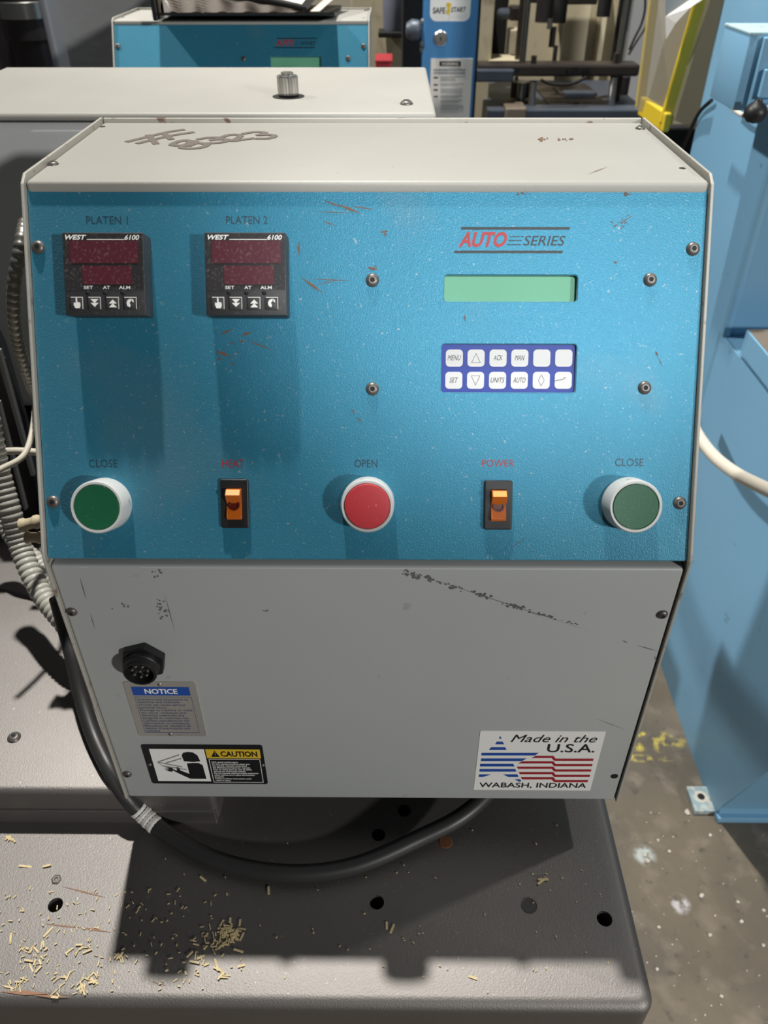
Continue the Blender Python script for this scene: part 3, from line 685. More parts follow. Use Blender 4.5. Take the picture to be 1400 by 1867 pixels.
# binder lying on the second console
ztop = R2.z+ZT+.0012
pb = on_z(470, 25, ztop)
bnd = thing('binder', 'open black ring binder stuffed with crumpled pages on the second console', 'binder', (pb.x, pb.y, ztop))
by0 = R2.y+YT-.040
bx0, bx1 = on_z(295, 34, ztop).x, on_z(600, 34, ztop).x
obj('back_cover', MB().prism([(by0, ztop+.0075), (by0+.05, ztop+.001), (by0+.06, ztop), (by0+.2, ztop), (by0+.2, ztop+.003), (by0+.06, ztop+.003), (by0, ztop+.0105)], bx0, bx1+.01, Matrix(((0, 0, 1, 0), (1, 0, 0, 0), (0, 1, 0, 0), (0, 0, 0, 1)))).mesh('back_cover'), M['black'], bnd, rel(bnd))
bm = bmesh.new(); NX, NZ = 90, 11
x0p, x1p = on_z(318, 30, ztop).x, on_z(560, 30, ztop).x
grid = []
for i in range(NX+1):
    s = i/NX; rowv = []
    hgt = .026*(1-s)**.75+.003
    for j in range(NZ+1):
        w = j/NZ
        x = x0p+(x1p-x0p)*s; z = ztop+.0095+hgt*w*.8+.0016*math.sin(s*34)*(1-.4*w)
        y = by0+.008+.003*math.sin(s*34+.6)+(.0065 if j % 2 else 0)+.002*math.sin(s*13+w*4)
        rowv.append(bm.verts.new((x, y, z)))
    rowv.append(bm.verts.new((x, by0+.19, ztop+.0095+hgt*.8)))
    grid.append(rowv)
for a, b in zip(grid, grid[1:]):
    for j in range(NZ+1): bm.faces.new((a[j], b[j], b[j+1], a[j+1]))
pgm = bpy.data.meshes.new('pages'); bm.to_mesh(pgm); bm.free()
for p_ in pgm.polygons: p_.use_smooth = True
obj('pages', pgm, M['pages'], bnd, rel(bnd))
# sagging upper cover and clip
hL = ztop+.036; xm = bx1+.005
def slab(name, q, th, m):
    t = bmesh.new(); f = t.faces.new([t.verts.new(p) for p in q]); g = bmesh.ops.extrude_face_region(t, geom=[f])
    bmesh.ops.translate(t, vec=(0, 0, th), verts=[v for v in g['geom'] if isinstance(v, bmesh.types.BMVert)]); bmesh.ops.recalc_face_normals(t, faces=t.faces[:])
    me = bpy.data.meshes.new(name); t.to_mesh(me); t.free(); return obj(name, me, m, bnd, rel(bnd))
xa, xb = x0p+.045, xm-.035
slab('front_cover', [(xa, by0+.004, ztop+.043), (xb, by0+.002, ztop+.0135), (xb+.035, by0+.20, ztop+.050), (xa+.01, by0+.20, ztop+.085)], .003, M['black'])
slab('cover_sheet', [(xa+.020, by0+.012, ztop+.0462), (xb-.008, by0+.010, ztop+.0192), (xb+.022, by0+.19, ztop+.0528), (xa+.02, by0+.19, ztop+.0865)], .001, M['paper'])
slab('loose_strip', [(xb+.004, by0+.004, ztop+.011), (xb+.018, by0+.004, ztop+.011), (xb+.052, by0+.17, ztop+.03), (xb+.038, by0+.17, ztop+.03)], .0008, M['pages'])
obj('spine_clip', MB().box(x0p-.010, x0p+.002, by0+.004, by0+.02, ztop+.003, ztop+.034, .003).mesh('spine_clip'), M['bareiron'], bnd, rel(bnd))
obj('spine', MB().box(bx0-.006, bx0+.002, by0, by0+.2, ztop, ztop+.036, .002).mesh('spine'), M['black'], bnd, rel(bnd))
obj('inner_sheet', MB().lathe([(.0085, 0), (.0085, .16)], 16, Matrix.Translation((bx0+.013, by0+.004, ztop+.0145)) @ Matrix.Rotation(R(-90), 4, 'X') @ Matrix.Diagonal((.7, 1.3, 1, 1))).mesh('inner_sheet', 40), M['paper'], bnd, rel(bnd))

# ================================================================== CABLES AT THE LEFT
def cable(name, label, cat, ctrl, r, m, group=None):
    o = obj(name, MB().tube(catmull(ctrl), r, 14).mesh(name, 60), M[m]); return tag(o, label, cat, group)
RC = .0068
zc = PZ+RC
pc_ = [on_z(104, 1090, .83), on_z(120, 1150, .80), on_z(133, 1200, .785), on_z(149, 1270, .765), on_z(171, 1340, .751), on_z(199, 1400, .7445), on_z(228, 1448, .731), on_z(260, 1484, .713), on_z(310, 1524, PZ+.010), on_z(400, 1570, zc), on_z(520, 1592, zc), on_z(640, 1580, zc), on_z(760, 1530, PZ+.012), on_z(860, 1474, PZ+.020)]
pc_.append(pc_[-1]+Vector((.05, .05, .010)))
pcab = thing('power_cable', 'thick black cable looping from the left side under the front console', 'cable', pc_[6])
obj('cable_sheath', MB().tube(catmull(pc_), RC, 14).mesh('cable_sheath', 60), M['cable'], pcab, rel(pcab))
a_, b_ = on_z(250, 1474, .718), on_z(280, 1502, PZ+.014)
mb = MB()
tp = catmull(pc_, .002); i0 = min(range(len(tp)), key=lambda i: (tp[i]-a_).length); i1 = min(range(len(tp)), key=lambda i: (tp[i]-b_).length)
mb.tube(tp[min(i0, i1):max(i0, i1)+2], lambda i: RC*(1.04+.05*math.sin(i*2.1)), 14)
obj('torn_tape', mb.mesh('torn_tape'), M['tape'], pcab, rel(pcab))
tag(obj('flexible_conduit', flex([on_y(46, 405, .60), on_y(38, 445, .575), on_y(25, 530, .565), on_y(30, 610, .575), on_y(52, 690, .60), on_y(75, 740, .64)], .0052, .0062).mesh('flexible_conduit', 50), M['conduit']),
    'narrow metal flexible conduit bowing out beside the top left edge of the front console', 'conduit')
def cond(pts, r, lab):
    return tag(obj('flexible_conduit', flex(pts, r, r*.58, .12, 16).mesh('flexible_conduit', 50), M['greyconduit']), lab, 'conduit')
cond([on_y(-22, 760, .60), on_y(-2, 860, .585), on_y(18, 930, .57), on_y(38, 1000, .555), on_y(72, 1075, .525), on_y(112, 1128, .50), on_y(150, 1170, .49), on_y(185, 1200, .50)], .0100, 'thick pale ribbed conduit running down behind the console left edge')
cond([on_y(-30, 850, .64), on_y(-4, 920, .63), on_y(22, 980, .615), on_y(70, 1025, .60), on_y(110, 1075, .575), on_y(140, 1100, .56)], .0085, 'second pale ribbed conduit tucked behind the thick one')
cable('white_cable', 'off-white cable curving out from behind the console left edge', 'cable', [on_y(-40, 880, .52), on_y(0, 856, .54), on_y(35, 838, .56), on_y(50, 818, .575), on_y(60, 780, .60), on_y(66, 720, .63)], .0026, 'whitecable')
cable('short_cable', 'short horizontal off-white cable stub left of the console above the conduits', 'cable', [on_y(8, 823, .62), on_y(30, 822, .62), on_y(62, 824, .62), on_y(100, 828, .62)], .0034, 'whitecable')
fit = thing('conduit_fitting', 'beige plastic double conduit fitting at the console left edge beside the thick conduit', 'fitting', on_y(60, 965, .50))
for q0, q1, r_ in (((40, 958, .505), (82, 948, .505), .0048), ((48, 980, .505), (86, 980, .505), .0042)):
    a = on_y(*q0); b = on_y(*q1)
    obj('fitting_neck', MB().tube([a+(b-a)*k/10 for k in range(11)], lambda i, r_=r_: r_*(1.25 if i in (0, 1, 6, 7) else 1.0), 12).mesh('fitting_neck', 40), M['beige'], fit, rel(fit))
# dark post and rails left of the console
pst = thing('machine_post', 'dark grey upright post with side rails at the far left below the cabinet', 'post', (-.44, .70, BZ))
def slat(name, pxs, yy, m, th=.01):
    P = [on_y(*q, yy) for q in pxs]
    mw = Matrix(((1, 0, 0, 0), (0, 0, 1, yy), (0, 1, 0, 0), (0, 0, 0, 1)))
    return obj(name, MB().prism([(p.x, p.z) for p in P], 0, th, mw).mesh(name), M[m], pst, rel(pst))
slat('rail', [(-40, 560), (-2, 640), (80, 920), (52, 920)], .74, 'framedark', .02)
slat('rail', [(-60, 660), (-4, 668), (34, 780), (60, 960), (-40, 960)], .70, 'darkmachine', .02)
slat('edge_strip', [(-8, 640), (-1, 640), (62, 868), (56, 868)], .69, 'frame', .006)
slat('edge_strip', [(-8, 735), (-2, 735), (48, 930), (44, 930)], .68, 'frame', .006)
obj('post_body', MB().box(-.60, -.30, .775, .815, BZ+.0003, .842, .003).mesh('post_body'), M['dullblack'], pst, rel(pst))
obj('black_motor', MB().lathe([(.05, 0), (.055, .01), (.055, .09), (.048, .10), (.0, .10)], 32, Matrix.Translation((-.475, .62, BZ+.0004))).mesh('black_motor', 40), M['dullblack'], pst, rel(pst))

# ================================================================== LEFT BACKGROUND
fy = 1.72
pf0, pf1, pf2 = on_y(75, 0, fy), on_y(110, 0, fy), on_y(300, 0, fy)
gf = thing('steel_column', 'light grey upright machine frame slab left of the second console', 'frame', (pf1.x, fy, 0))
q0, q1 = on_y(112, 118, fy), on_y(84, 0, fy)
obj('frame_web', MB().box(on_y(96, 60, fy).x, pf2.x+.01, fy, fy+.05, 0, 1.45, .004).mesh('frame_web'), M['frame'], gf, rel(gf))
obj('frame_flange', MB().box(on_y(82, 60, fy-.05).x, on_y(98, 60, fy-.05).x, fy-.05, fy+.06, 0, 1.45, .006, 3).mesh('frame_flange', 30), M['framedark'], gf, rel(gf))
cyl = thing('hydraulic_cylinder', 'dark blurred hydraulic machine with steel collar at the far top left', 'machine', (on_y(50, 60, 1.9).x, 1.9, 0))
cx = on_y(55, 60, 1.9).x
obj('cylinder_body', MB().lathe([(.075, 0), (.075, .92), (.07, .94), (.042, .95), (.042, 1.08), (.05, 1.085), (.05, 1.30)], 32, Matrix.Translation((cx, 1.9, 0))).mesh('cylinder_body', 40), M['darkmachine'], cyl, rel(cyl))
obj('steel_collar', MB().lathe([(.045, 1.118), (.052, 1.122), (.052, 1.15), (.045, 1.155)], 32, Matrix.Translation((cx, 1.9, 0))).mesh('steel_collar', 40), M['steel'], cyl, rel(cyl))
obj('side_plate', MB().box(cx-.40, cx-.05, 1.95, 2.0, 0, 1.4, .004).mesh('side_plate'), M['darkmachine'], cyl, rel(cyl))
obj('lower_block', MB().box(cx-.30, cx+.10, 1.78, 1.94, 0, .93, .01).mesh('lower_block'), M['darkmachine'], cyl, rel(cyl))

# ================================================================== BLUE NARROW POST WITH BADGE
SY = 1.95
sx0, sx1 = on_y(771, 100, SY).x, on_y(868, 100, SY).x
bp_ = thing('safety_control_post', 'narrow blue control post with white badge and warning sheet behind the console', 'control post', ((sx0+sx1)/2, SY, 0))
obj('post_body', MB().box(sx0, sx1, SY, SY+.12, 0, 1.35, .006, 3).mesh('post_body', 30), M['postblue'], bp_, rel(bp_))
SF = Frame(Matrix(((1, 0, 0, 0), (0, 0, -1, SY), (0, 1, 0, 0), (0, 0, 0, 1))), Matrix())
SL = Matrix.Translation(-Vector(bp_.location)) @ SF.L
def c2(x, y): return 760+x/8.483, y/8.486
def s_on(o): o.matrix_basis = Matrix.Translation(-Vector(bp_.location)) @ o.matrix_basis; return o
u0, v0, u1, v1 = SF.rect(*c2(205, -130), *c2(828, 328))
obj('badge', MB().prism(rr(u0, v0, u1, v1, (u1-u0)*.16), 0, .002).mesh('badge'), M['white'], bp_, SL)
s_on(SF.text('SAFE', (*c2(245, 115), *c2(445, 212)), M['blackprint'], bp_, .003, .1, .02))
s_on(SF.text('START', (*c2(530, 110), *c2(760, 190)), M['blackprint'], bp_, .003, .1, .02))
s_on(SF.polys('badge_bolt', [[c2(450, 70), c2(480, 35), c2(540, 60), c2(515, 120), c2(515, 165), c2(490, 238), c2(445, 190), c2(480, 130)][::-1]], M['yellow'], bp_, .0031))
u, v = SF.uv(*c2(365, 590))
kl = obj('key_lock', MB().lathe([(.0145, 0), (.0145, .004), (.0125, .006), (.009, .006), (.009, .009), (0, .0095)], 28).mesh('key_lock', 40), M['steel'], bp_, SL @ Matrix.Translation((u, v, 0)))
obj('key_slot', MB().box(-.0012, .0012, -.004, .004, .009, .0102).mesh('key_slot'), M['dullblack'], kl)
u0, v0, u1, v1 = SF.rect(*c2(200, 905), *c2(832, 2050))
ws = obj('warning_sheet', MB().box(u0, u1, v0, v1, 0, .0015).mesh('warning_sheet'), M['paper'], bp_, SL)
def wrect(x0, y0, x1, y1, m, name, h=.002):
    a = SF.rect(*c2(x0, y0), *c2(x1, y1)); return obj(name, MB().poly([(a[0], a[1], h), (a[2], a[1], h), (a[2], a[3], h), (a[0], a[3], h)]).mesh(name), m, ws)
GT = mat('small_grey_print', (150, 152, 152), .6)
wrect(350, 945, 678, 1022, M['blackprint'], 'heading_block')
obj('legend', fit_text(text_mesh('WARNING', 0, .02), *SF.rect(*c2(380, 962), *c2(640, 1008))), M['paper'], ws, Matrix.Translation((0, 0, .0024)))
for y0, y1, x1 in ((1065, 1100, 750), (1112, 1145, 745), (1185, 1200, 650), (1212, 1227, 590), (1235, 1250, 600), (1290, 1304, 720), (1316, 1328, 640), (1372, 1386, 700), (1396, 1410, 700), (1420, 1434, 690), (1478, 1492, 700), (1500, 1514, 660), (1550, 1564, 700), (1574, 1588, 640), (1630, 1646, 720), (1656, 1672, 715), (1682, 1696, 640)):
    wrect(260 if y0 < 1150 else 365, y0, x1, y1, GT, 'print_line')
for y in (1190, 1298, 1378, 1480): wrect(258, y, 325, y+26, M['blackprint'], 'print_mark')
kp = on_y(755, 57, SY)
obj('side_knob', MB().lathe([(.012, 0), (.019, .006), (.021, .02), (.014, .032), (0, .034)], 24, Matrix.Translation((sx0-.004, SY+.02, kp.z)) @ Matrix.Rotation(R(-90), 4, 'Y')).mesh('side_knob', 40), M['bluedark'], bp_, rel(bp_))
for q in ((771, 41), (771, 82), (763, 92)):
    k = on_y(*q, SY+.01); obj('side_bolt', MB().lathe([(.006, 0), (.006, .005), (.003, .007)], 6, Matrix.Translation((sx0-.0, SY+.02, k.z)) @ Matrix.Rotation(R(-90), 4, 'Y')).mesh('side_bolt'), M['steel'], bp_, rel(bp_))
obj('rear_channel', MB().box(on_y(733, 60, SY+.12).x, sx1+.012, SY+.08, SY+.19, 0, 1.34, .003).mesh('rear_channel'), M['dullblack'], bp_, rel(bp_))

# cream cabinet between the second console and the post, with its tube in a black clip
WY = 2.35
wl = thing('cream_cabinet', 'cream machine cabinet side between the second console and the blue post', 'cabinet', (on_y(710, 60, WY).x, WY, 0))
obj('cabinet_body', MB().box(on_y(640, 60, WY).x, on_y(772, 60, WY).x, WY, WY+.3, 0, 1.4, .005).mesh('cabinet_body'), M['creamwall'], wl, rel(wl))
tb = thing('oil_reservoir', 'lavender grey tube in a black bracket hanging on the cream cabinet', 'tube', (on_y(722, 30, WY-.08).x, WY-.06, 1.0))
tx = on_y(723, 30, WY-.06)
zb_ = on_y(722, 55, WY-.06).z
obj('tube_body', MB().lathe([(.030, zb_), (.034, zb_+.01), (.034, 1.38), (.03, 1.39)], 28, Matrix.Translation((tx.x, WY-.06, 0))).mesh('tube_body', 40), M['lavender'], tb, rel(tb))
obj('bracket', MB().box(on_y(702, 30, WY-.03).x, on_y(740, 30, WY-.03).x, WY-.03, WY-.001, zb_-.012, 1.4, .003).box(tx.x-.045, tx.x+.045, WY-.10, WY-.02, zb_-.012, zb_, .002).mesh('bracket'), M['dullblack'], tb, rel(tb))
rb = on_y(700, 113, 1.9)
tag(obj('red_switch_box', MB().box(rb.x-.017, rb.x+.016, 1.86, 1.94, 0.93, rb.z+.006, .004).box(rb.x-.018, rb.x+.018, 1.855, 1.945, rb.z+.004, rb.z+.010, .002).mesh('red_switch_box'), M['redbox']), 'small red box with pale lid right of the second console', 'switch box')
rbo = bpy.data.objects['red_switch_box']

# ================================================================== CREAM TOOL MACHINE IN THE BACKGROUND
TY = 2.35
tm = thing('tapping_machine', 'cream and oily iron tapping machine with crossbar and springs behind the console', 'machine', (on_y(1030, 150, TY).x, TY, 0))
def c9(x, y): return 860+x/3.5, y/3.5      # the 400 x 230 crop
def bx(name, x0, y0, x1, y1, Y, dep, m, bev=.003, zmin=None):
    a = on_y(*c9(x0, (y0+y1)/2), Y).x; b = on_y(*c9(x1, (y0+y1)/2), Y).x; xm = (x0+x1)/2
    z1 = on_y(*c9(xm, y0), Y).z; z0 = on_y(*c9(xm, y1), Y).z if zmin is None else zmin
    return obj(name, MB().box(a, b, Y, Y+dep, z0, z1, bev).mesh(name), M[m], tm, rel(tm))
bx('rear_panel', 20, -250, 1150, 700, 2.85, .03, 'creamwall', zmin=0)
bx('rear_rib', 815, -200, 850, 640, 2.80, .05, 'creamwall')
bx('rear_rib', 545, 150, 575, 400, 2.80, .05, 'creamwall')
bx('pillar', 38, -250, 130, 800, 2.45, .12, 'creamwall', zmin=0)
bx('dark_opening', 128, -250, 232, 420, 2.60, .05, 'dullblack')
bx('slide_block', 232, 190, 320, 420, 2.62, .06, 'creamwall')
bx('ledge', 130, 415, 330, 445, 2.36, .2, 'creamwall')
bx('crossbar', 40, 412, 1072, 490, TY, .07, 'iron', .006)
bx('crossbar_end', 5, 446, 270, 525, TY-.02, .06, 'bluedark', .004)
def rodv(name, x, y0, y1, rpx, Y, m, n=20):
    a = on_y(*c9(x, y0), Y); b = on_y(*c9(x, y1), Y); r = rpx/3.5/F_PX*((a-CAM).dot(FW)); xx = on_y(*c9(x, (y0+y1)/2), Y).x
    return obj(name, MB().lathe([(r, b.z), (r, a.z)], n, Matrix.Translation((xx, Y, 0))).mesh(name, 40), M[m], tm, rel(tm))
rodv('guide_rod', 350, -260, 425, 22, 2.39, 'rod'); rodv('guide_rod', 985, -260, 405, 24, 2.39, 'rod')
rodv('rear_rod', 320, -260, 420, 22, 2.46, 'iron'); rodv('rear_rod', 950, -260, 405, 20, 2.46, 'dullblack'); rodv('rear_rod', 1015, -260, 200, 14, 2.46, 'iron')
rodv('lower_post', 312, 525, 720, 30, 2.40, 'rod'); rodv('lower_post', 930, 480, 690, 20, 2.42, 'iron')
rodv('bushing', 310, 520, 620, 62, 2.44, 'darkmachine'); rodv('bushing', 960, 485, 600, 45, 2.46, 'darkmachine')
rodv('nut', 395, 355, 425, 18, 2.37, 'iron', 6); rodv('nut', 920, 340, 410, 20, 2.37, 'iron', 6)
rodv('spindle', 515, 170, 300, 20, 2.45, 'darkmachine'); rodv('spindle', 530, 290, 410, 14, 2.45, 'darkmachine'); rodv('spindle_collar', 498, 120, 185, 17, 2.44, 'steel')
rodv('quill', 480, -260, 140, 60, 2.50, 'darkmachine'); rodv('quill', 575, -260, 145, 48, 2.47, 'dullblack'); rodv('hanging_cylinder', 862, -260, 105, 44, 2.43, 'dullblack')
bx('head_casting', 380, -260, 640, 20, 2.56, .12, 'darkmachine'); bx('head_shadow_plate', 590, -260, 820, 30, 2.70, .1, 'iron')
bx('clamp_arm', 170, 60, 310, 130, 2.52, .05, 'bluedark', .01)
bx('valve_block', 245, 40, 320, 135, 2.50, .05, 'iron', .006)
def spring(x0, y0, x1, y1, rpx, turns, Y):
    a = on_y(*c9(x0, y0), Y); b = on_y(*c9(x1, y1), Y); r = rpx/3.5/F_PX*((a-CAM).dot(FW)); n = turns*12
    pts = [a+(b-a)*i/n+Vector((r*math.cos(i*math.pi/6), r*math.sin(i*math.pi/6), 0)) for i in range(n+1)]
    obj('coil_spring', MB().tube(pts, .0026, 6).mesh('coil_spring', 60), M['steel'], tm, rel(tm))
spring(392, 520, 380, 715, 19, 16, 2.36); spring(908, 490, 885, 695, 19, 17, 2.36)
bx('vise_bed', 480, 655, 860, 760, 2.36, .3, 'iron', .006); bx('vise_jaw', 560, 590, 800, 660, 2.46, .12, 'iron', .006)
bx('vise_top', 590, 590, 790, 640, 2.44, .04, 'bluedark', .004)
bx('table', 100, 700, 1110, 800, 2.30, .45, 'bluedark', .004, zmin=0)
bx('table_block', 215, 690, 350, 770, 2.28, .1, 'bareiron', .004)
bx('side_wall', 1000, -260, 1250, 700, 2.75, .04, 'frame')
def wire(pts, Y, r, m):
    obj('hose_line', MB().tube(catmull([on_y(*c9(*p), Y) for p in pts], .01), r, 8).mesh('hose_line', 60), M[m], tm, rel(tm))
wire([(1105, -60), (1105, 60), (1080, 160), (1040, 240), (1005, 320)], 2.40, .003, 'iron'); wire([(1135, -60), (1140, 60), (1110, 170), (1060, 250), (1000, 350)], 2.42, .003, 'iron')
wire([(440, 510), (500, 535), (560, 540), (640, 535), (730, 495)], 2.33, .004, 'dullblack')
u_ = [(610, 450, 9), (660, 452, 20), (710, 450, 9), (738, 447, 11), (290, 452, 14), (285, 502, 12), (1005, 715, 9)]
for x, y, rp in u_[:6]:
    p = on_y(*c9(x, y), TY-.002 if x > 300 else TY-.022); r = rp/3.5/F_PX*2.3
    obj('bolt_hole', MB().lathe([(r, -.001), (r, .001)], 14, Matrix.Translation(p) @ Matrix.Rotation(R(90), 4, 'X')).mesh('bolt_hole'), M['dullblack'], tm, rel(tm))

# ================================================================== YELLOW FRAMED GUARD PANEL
GY = 1.78
gd = thing('guard_panel', 'yellow framed dusty clear guard panel left of the blue press', 'guard', (on_y(1230, 150, GY).x, GY, 1.0))
def gp(px, py, Y=GY): return on_y(px, py, Y)
A, B = gp(1176, -60), gp(1156, 196)          # left rail top, bottom
C_, D_ = gp(1302, -60, GY-.10), gp(1228, 240, GY-.10)
def bar(name, p, q, w, th, m):
    d = (q-p).normalized(); side = Vector((d.z, 0, -d.x)).normalized() if abs(d.z) > .3 else Vector((0, 0, 1)); nn = d.cross(side)
    mb = MB(); mb.box(0, (q-p).length, -w/2, w/2, -th/2, th/2, .003, 2, Matrix.Translation(p) @ Matrix((d, side, nn)).transposed().to_4x4())
    return obj(name, mb.mesh(name), M[m], gd, rel(gd))
a0, a1 = gp(1200, -60), gp(1166, 196)
b0, b1 = gp(1296, -60, GY-.1), gp(1213, 226, GY-.1)
bar('frame_rail', a0, a1, .018, .010, 'yellowguard'); bar('frame_rail', b0, b1, .026, .010, 'yellowguard'); bar('bottom_rail', a1+Vector((0, -.012, .006)), b1+Vector((0, -.012, .004)), .034, .014, 'yellowguard')
gv = Vector((0, -.012, 0)); gx = Vector((-.012, 0, 0)); gm = MB(); gm.poly([a0+gv+gx, a1+gv+gx, b1+gv-gx, b0+gv-gx]); obj('clear_sheet', gm.mesh('clear_sheet'), M['poly'], gd, rel(gd))
sd = MB(); c0, c1_ = gp(1345, -60, GY+.05), gp(1268, 236, GY+.05)
sd.prism([(b0.x, b0.z), (b1.x, b1.z), (c1_.x, c1_.z), (c0.x, c0.z)], 0, .003, Matrix(((1, 0, 0, 0), (0, 0, 1, GY+.05), (0, 1, 0, 0), (0, 0, 0, 1))))
obj('side_sheet', sd.mesh('side_sheet'), M['poly'], gd, rel(gd))
obj('support_arm', MB().box(a1.x-.01, c1_.x+.35, GY+.06, GY+.10, a1.z-.11, a1.z-.05, .004).mesh('support_arm'), M['dullblack'], gd, rel(gd))
pp = [gp(1212, -50, GY-.10), gp(1213, 30, GY-.10), gp(1214, 72, GY-.105), gp(1232, 42, GY-.112), gp(1258, 14, GY-.12), gp(1310, -20, GY-.125), gp(1330, -50, GY-.12)]
mb = MB(); bmv = [mb.bm.verts.new(p) for p in pp]; f_ = mb.bm.faces.new(bmv)
ex = bmesh.ops.extrude_face_region(mb.bm, geom=[f_]); bmesh.ops.translate(mb.bm, vec=(0, .0008, 0), verts=[v for v in ex['geom'] if isinstance(v, bmesh.types.BMVert)])
tag(obj('paper_sheet', mb.mesh('paper_sheet'), M['paper']), 'white paper sheet hanging over the yellow guard frame', 'paper')

# ================================================================== BLUE PRESS AT THE RIGHT
XP = .585
bpz = thing('blue_press', 'tall sky blue machine press standing on the floor at the right', 'press', (.85, 1.2, 0))
RPm = rel(bpz)
mwx = Matrix(((0, 0, 1, 0), (1, 0, 0, 0), (0, 1, 0, 0), (0, 0, 0, 1)))   # (y, z, x) profile
obj('column', MB().box(XP, 1.25, 1.300, 1.665, 0, 1.9, .006, 3).mesh('column', 30), M['pressblue'], bpz, RPm)
obj('weld_seam', MB().box(XP-.004, XP+.01, 1.292, 1.304, .70, 1.9, .003, 2).mesh('weld_seam', 30), M['pressblue'], bpz, RPm)
obj('pedestal', MB().prism([(1.30, 0), (.8, 0), (.8, .03), (.73, .245), (.69, .40), (.69, .70), (1.30, .70)], XP+.003, 1.25, mwx).mesh('pedestal'), M['pressblue'], bpz, RPm)
obj('side_gusset', MB().prism([(1.32, 0), (.806, 0), (.796, .045), (.73, .245), (.69, .40), (.69, .70), (1.32, .70)], XP, XP+.004, mwx).mesh('side_gusset'), M['pressblue'], bpz, RPm)
sy0 = .70
obj('press_table', MB().box(XP-.002, 1.2, sy0, 1.216, .7075, .750, .002).mesh('press_table'), M['pressblue'], bpz, RPm)
obj('table_top', MB().box(XP, 1.2, sy0+.002, 1.214, .7495, .7512, .0004).mesh('table_top'), M['bareiron'], bpz, RPm)
obj('foot_rail', MB().box(XP, 1.25, .79, .806, 0, .014, .002).mesh('foot_rail'), M['pressblue'], bpz, RPm)
ft = obj('foot_plate', MB().box(.549, .61, .806, .857, 0, .012, .0015).mesh('foot_plate'), M['footpaint'], bpz, RPm)
obj('bolt_hole', MB().lathe([(.0065, .0119), (.0065, .0124)], 20, Matrix.Translation((.569, .835, 0))).mesh('bolt_hole'), M['dullblack'], ft)
obj('worn_ring', MB().lathe([(.012, .0118), (.012, .0121), (.007, .0121)], 24, Matrix.Translation((.569, .835, 0))).mesh('worn_ring'), M['grit'], ft)
# latch box on the side
lx0, ly0, ly1, lz0, lz1 = .50, 1.283, 1.390, 1.062, 1.160
lb = obj('latch_box', MB().box(lx0, XP+.02, ly0, ly1, lz0, lz1, .003, 2).mesh('latch_box', 30), M['pressblue'], bpz, RPm)
obj('box_lid', MB().box(lx0-.001, XP+.03, ly0-.001, ly1, lz1-.002, lz1+.0015, .001).mesh('box_lid'), M['pressedge'], lb)
obj('front_door', MB().box(lx0+.018, XP+.06, ly0-.010, ly0, lz0+.002, lz1-.004, .002).mesh('front_door'), M['pressblue'], lb)
obj('latch_plate', MB().box(lx0+.026, lx0+.050, ly0-.020, ly0-.009, lz0+.020, lz0+.056, .0015).mesh('latch_plate'), M['pressblue'], lb)
obj('hinge', MB().box(lx0+.034, lx0+.046, ly0-.014, ly0-.009, lz0+.056, lz0+.068, .001).mesh('hinge'), M['pressblue'], lb)
obj('latch_pin', MB().lathe([(.006, 0), (.006, .010), (.003, .013)], 14, Matrix.Translation((lx0+.058, ly0-.010, lz0+.045)) @ Matrix.Rotation(R(90), 4, 'X')).mesh('latch_pin', 40), M['steel'], lb)
obj('ball_knob', MB().lathe([(.005, .016), (.006, .012), (.0125, .008), (.0165, 0), (.0155, -.007), (.010, -.0135), (0, -.0165)][::-1], 24, Matrix.Translation(on_y(1378, 203, 1.255))).mesh('ball_knob', 60), M['black'], bpz, RPm)
obj('knob_stem', MB().box(lx0+.03, lx0+.10, 1.250, 1.285, lz0+.006, lz0+.012, .001).mesh('knob_stem'), M['pressblue'], bpz, RPm)
cable('black_wire', 'thin black wire hanging from the latch box down the blue press', 'wire', [on_x(1297, 183, .575), on_x(1275, 205, .578), on_x(1255, 245, .580), on_x(1238, 285, .580), on_x(1225, 330, .580)], .0035, 'black')
cable('white_cable', 'short off-white cable under the latch box by the ball knob', 'cable', [on_x(1330, 192, .56), on_x(1345, 205, .56), on_x(1362, 213, .56), on_x(1385, 214, .56)], .0035, 'whitecable')
cable('beige_hose', 'beige hose drooping across the blue press from behind the console', 'hose', [on_x(1240, 720, .50), on_x(1268, 785, .50), on_x(1300, 830, .50), on_x(1340, 862, .50), on_x(1385, 886, .50), on_x(1450, 915, .50), on_x(1520, 940, .50)], .0095, 'whitecable')

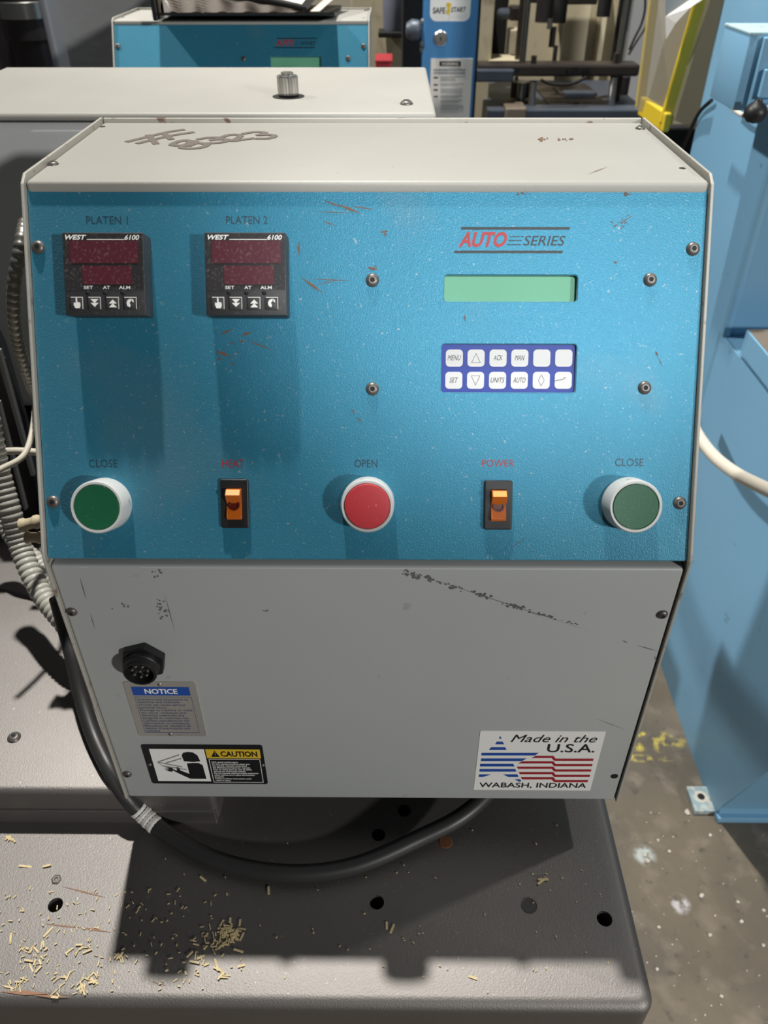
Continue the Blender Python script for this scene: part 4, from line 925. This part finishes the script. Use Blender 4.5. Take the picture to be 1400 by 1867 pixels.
# ================================================================== LOOSE BITS
mb = MB()
def shaving(px, py, L_, w, z=PZ):
    p = on_z(px, py, z); a = random.random()*6.283
    mb.box(-L_/2, L_/2, -w/2, w/2, 0, .0005, 0, 1, Matrix.Translation(p+Vector((0, 0, .0002+random.random()*.001))) @ Matrix.Rotation(a, 4, 'Z') @ Matrix.Rotation(random.uniform(-.12, .12), 4, 'Y'))
def cluster(cx, cy, rx, ry, n, L0, L1, w0, w1):
    for _ in range(n): shaving(random.gauss(cx, rx), random.gauss(cy, ry), random.uniform(L0, L1), random.uniform(w0, w1))
cluster(418, 1702, 12, 12, 45, .003, .008, .0006, .0016); cluster(390, 1718, 18, 14, 22, .002, .006, .0005, .001)
for c in ((65, 1728, 12, 7), (145, 1735, 10, 5), (70, 1760, 8, 12), (112, 1792, 8, 10), (30, 1796, 8, 5), (150, 1805, 3, 6), (330, 1777, 14, 8), (405, 1780, 10, 12), (175, 1780, 8, 8), (362, 1748, 8, 4), (214, 1745, 5, 3), (20, 1530, 5, 3)):
    cluster(*c, 8, .002, .008, .0005, .0014)
for q in ((18, 1530), (46, 1580), (86, 1580), (490, 1625), (705, 1688), (715, 1694), (988, 1607), (990, 1605), (395, 1760), (440, 1762), (370, 1603), (862, 1783), (88, 1700), (20, 1712)): shaving(*q, random.uniform(.005, .010), .0016)
for _ in range(170): shaving(random.uniform(0, 480)*random.random()**.3, random.uniform(1620, 1815), random.uniform(.0012, .0035), random.uniform(.0004, .0009))
for _ in range(70): shaving(random.uniform(300, 1120), random.uniform(1500, 1810), random.uniform(.0008, .0018), random.uniform(.0004, .0008))
tag(obj('wood_shavings', mb.mesh('wood_shavings'), M['wood']), 'pale wood shavings and sawdust scattered on the grey base plate', 'shavings', kind='stuff')
mb = MB()
def grit(px, py, s):
    p = on_z(px, py, 0)
    if p.x > .54 and p.y > .78: return
    t = bmesh.new(); bmesh.ops.create_icosphere(t, subdivisions=1, radius=s)
    for v in t.verts: v.co *= random.uniform(.7, 1.2)
    mb._add(t, Matrix.Translation(p+Vector((0, 0, s*.4))) @ Matrix.Diagonal((1, 1, .6, 1)))
for q in ((1294, 1523, .0035), (1199, 1532, .003), (1220, 1553, .003), (1351, 1681, .0035), (1294, 1705, .0035), (1201, 1691, .003), (1198, 1768, .0028), (1315, 1817, .0028), (1392, 1660, .003), (1280, 1632, .003), (1252, 1482, .006), (1278, 1634, .004), (1345, 1645, .003), (1175, 1560, .004), (1180, 1570, .005), (1186, 1482, .002), (1303, 1670, .002), (1391, 1724, .003), (1218, 1275, .006)): grit(*q)
for _ in range(60): grit(random.uniform(1130, 1400), random.uniform(1480, 1867), random.uniform(.0006, .0016))
tag(obj('floor_grit', mb.mesh('floor_grit'), M['grit']), 'pale specks of grit scattered on the concrete floor', 'debris', kind='stuff')
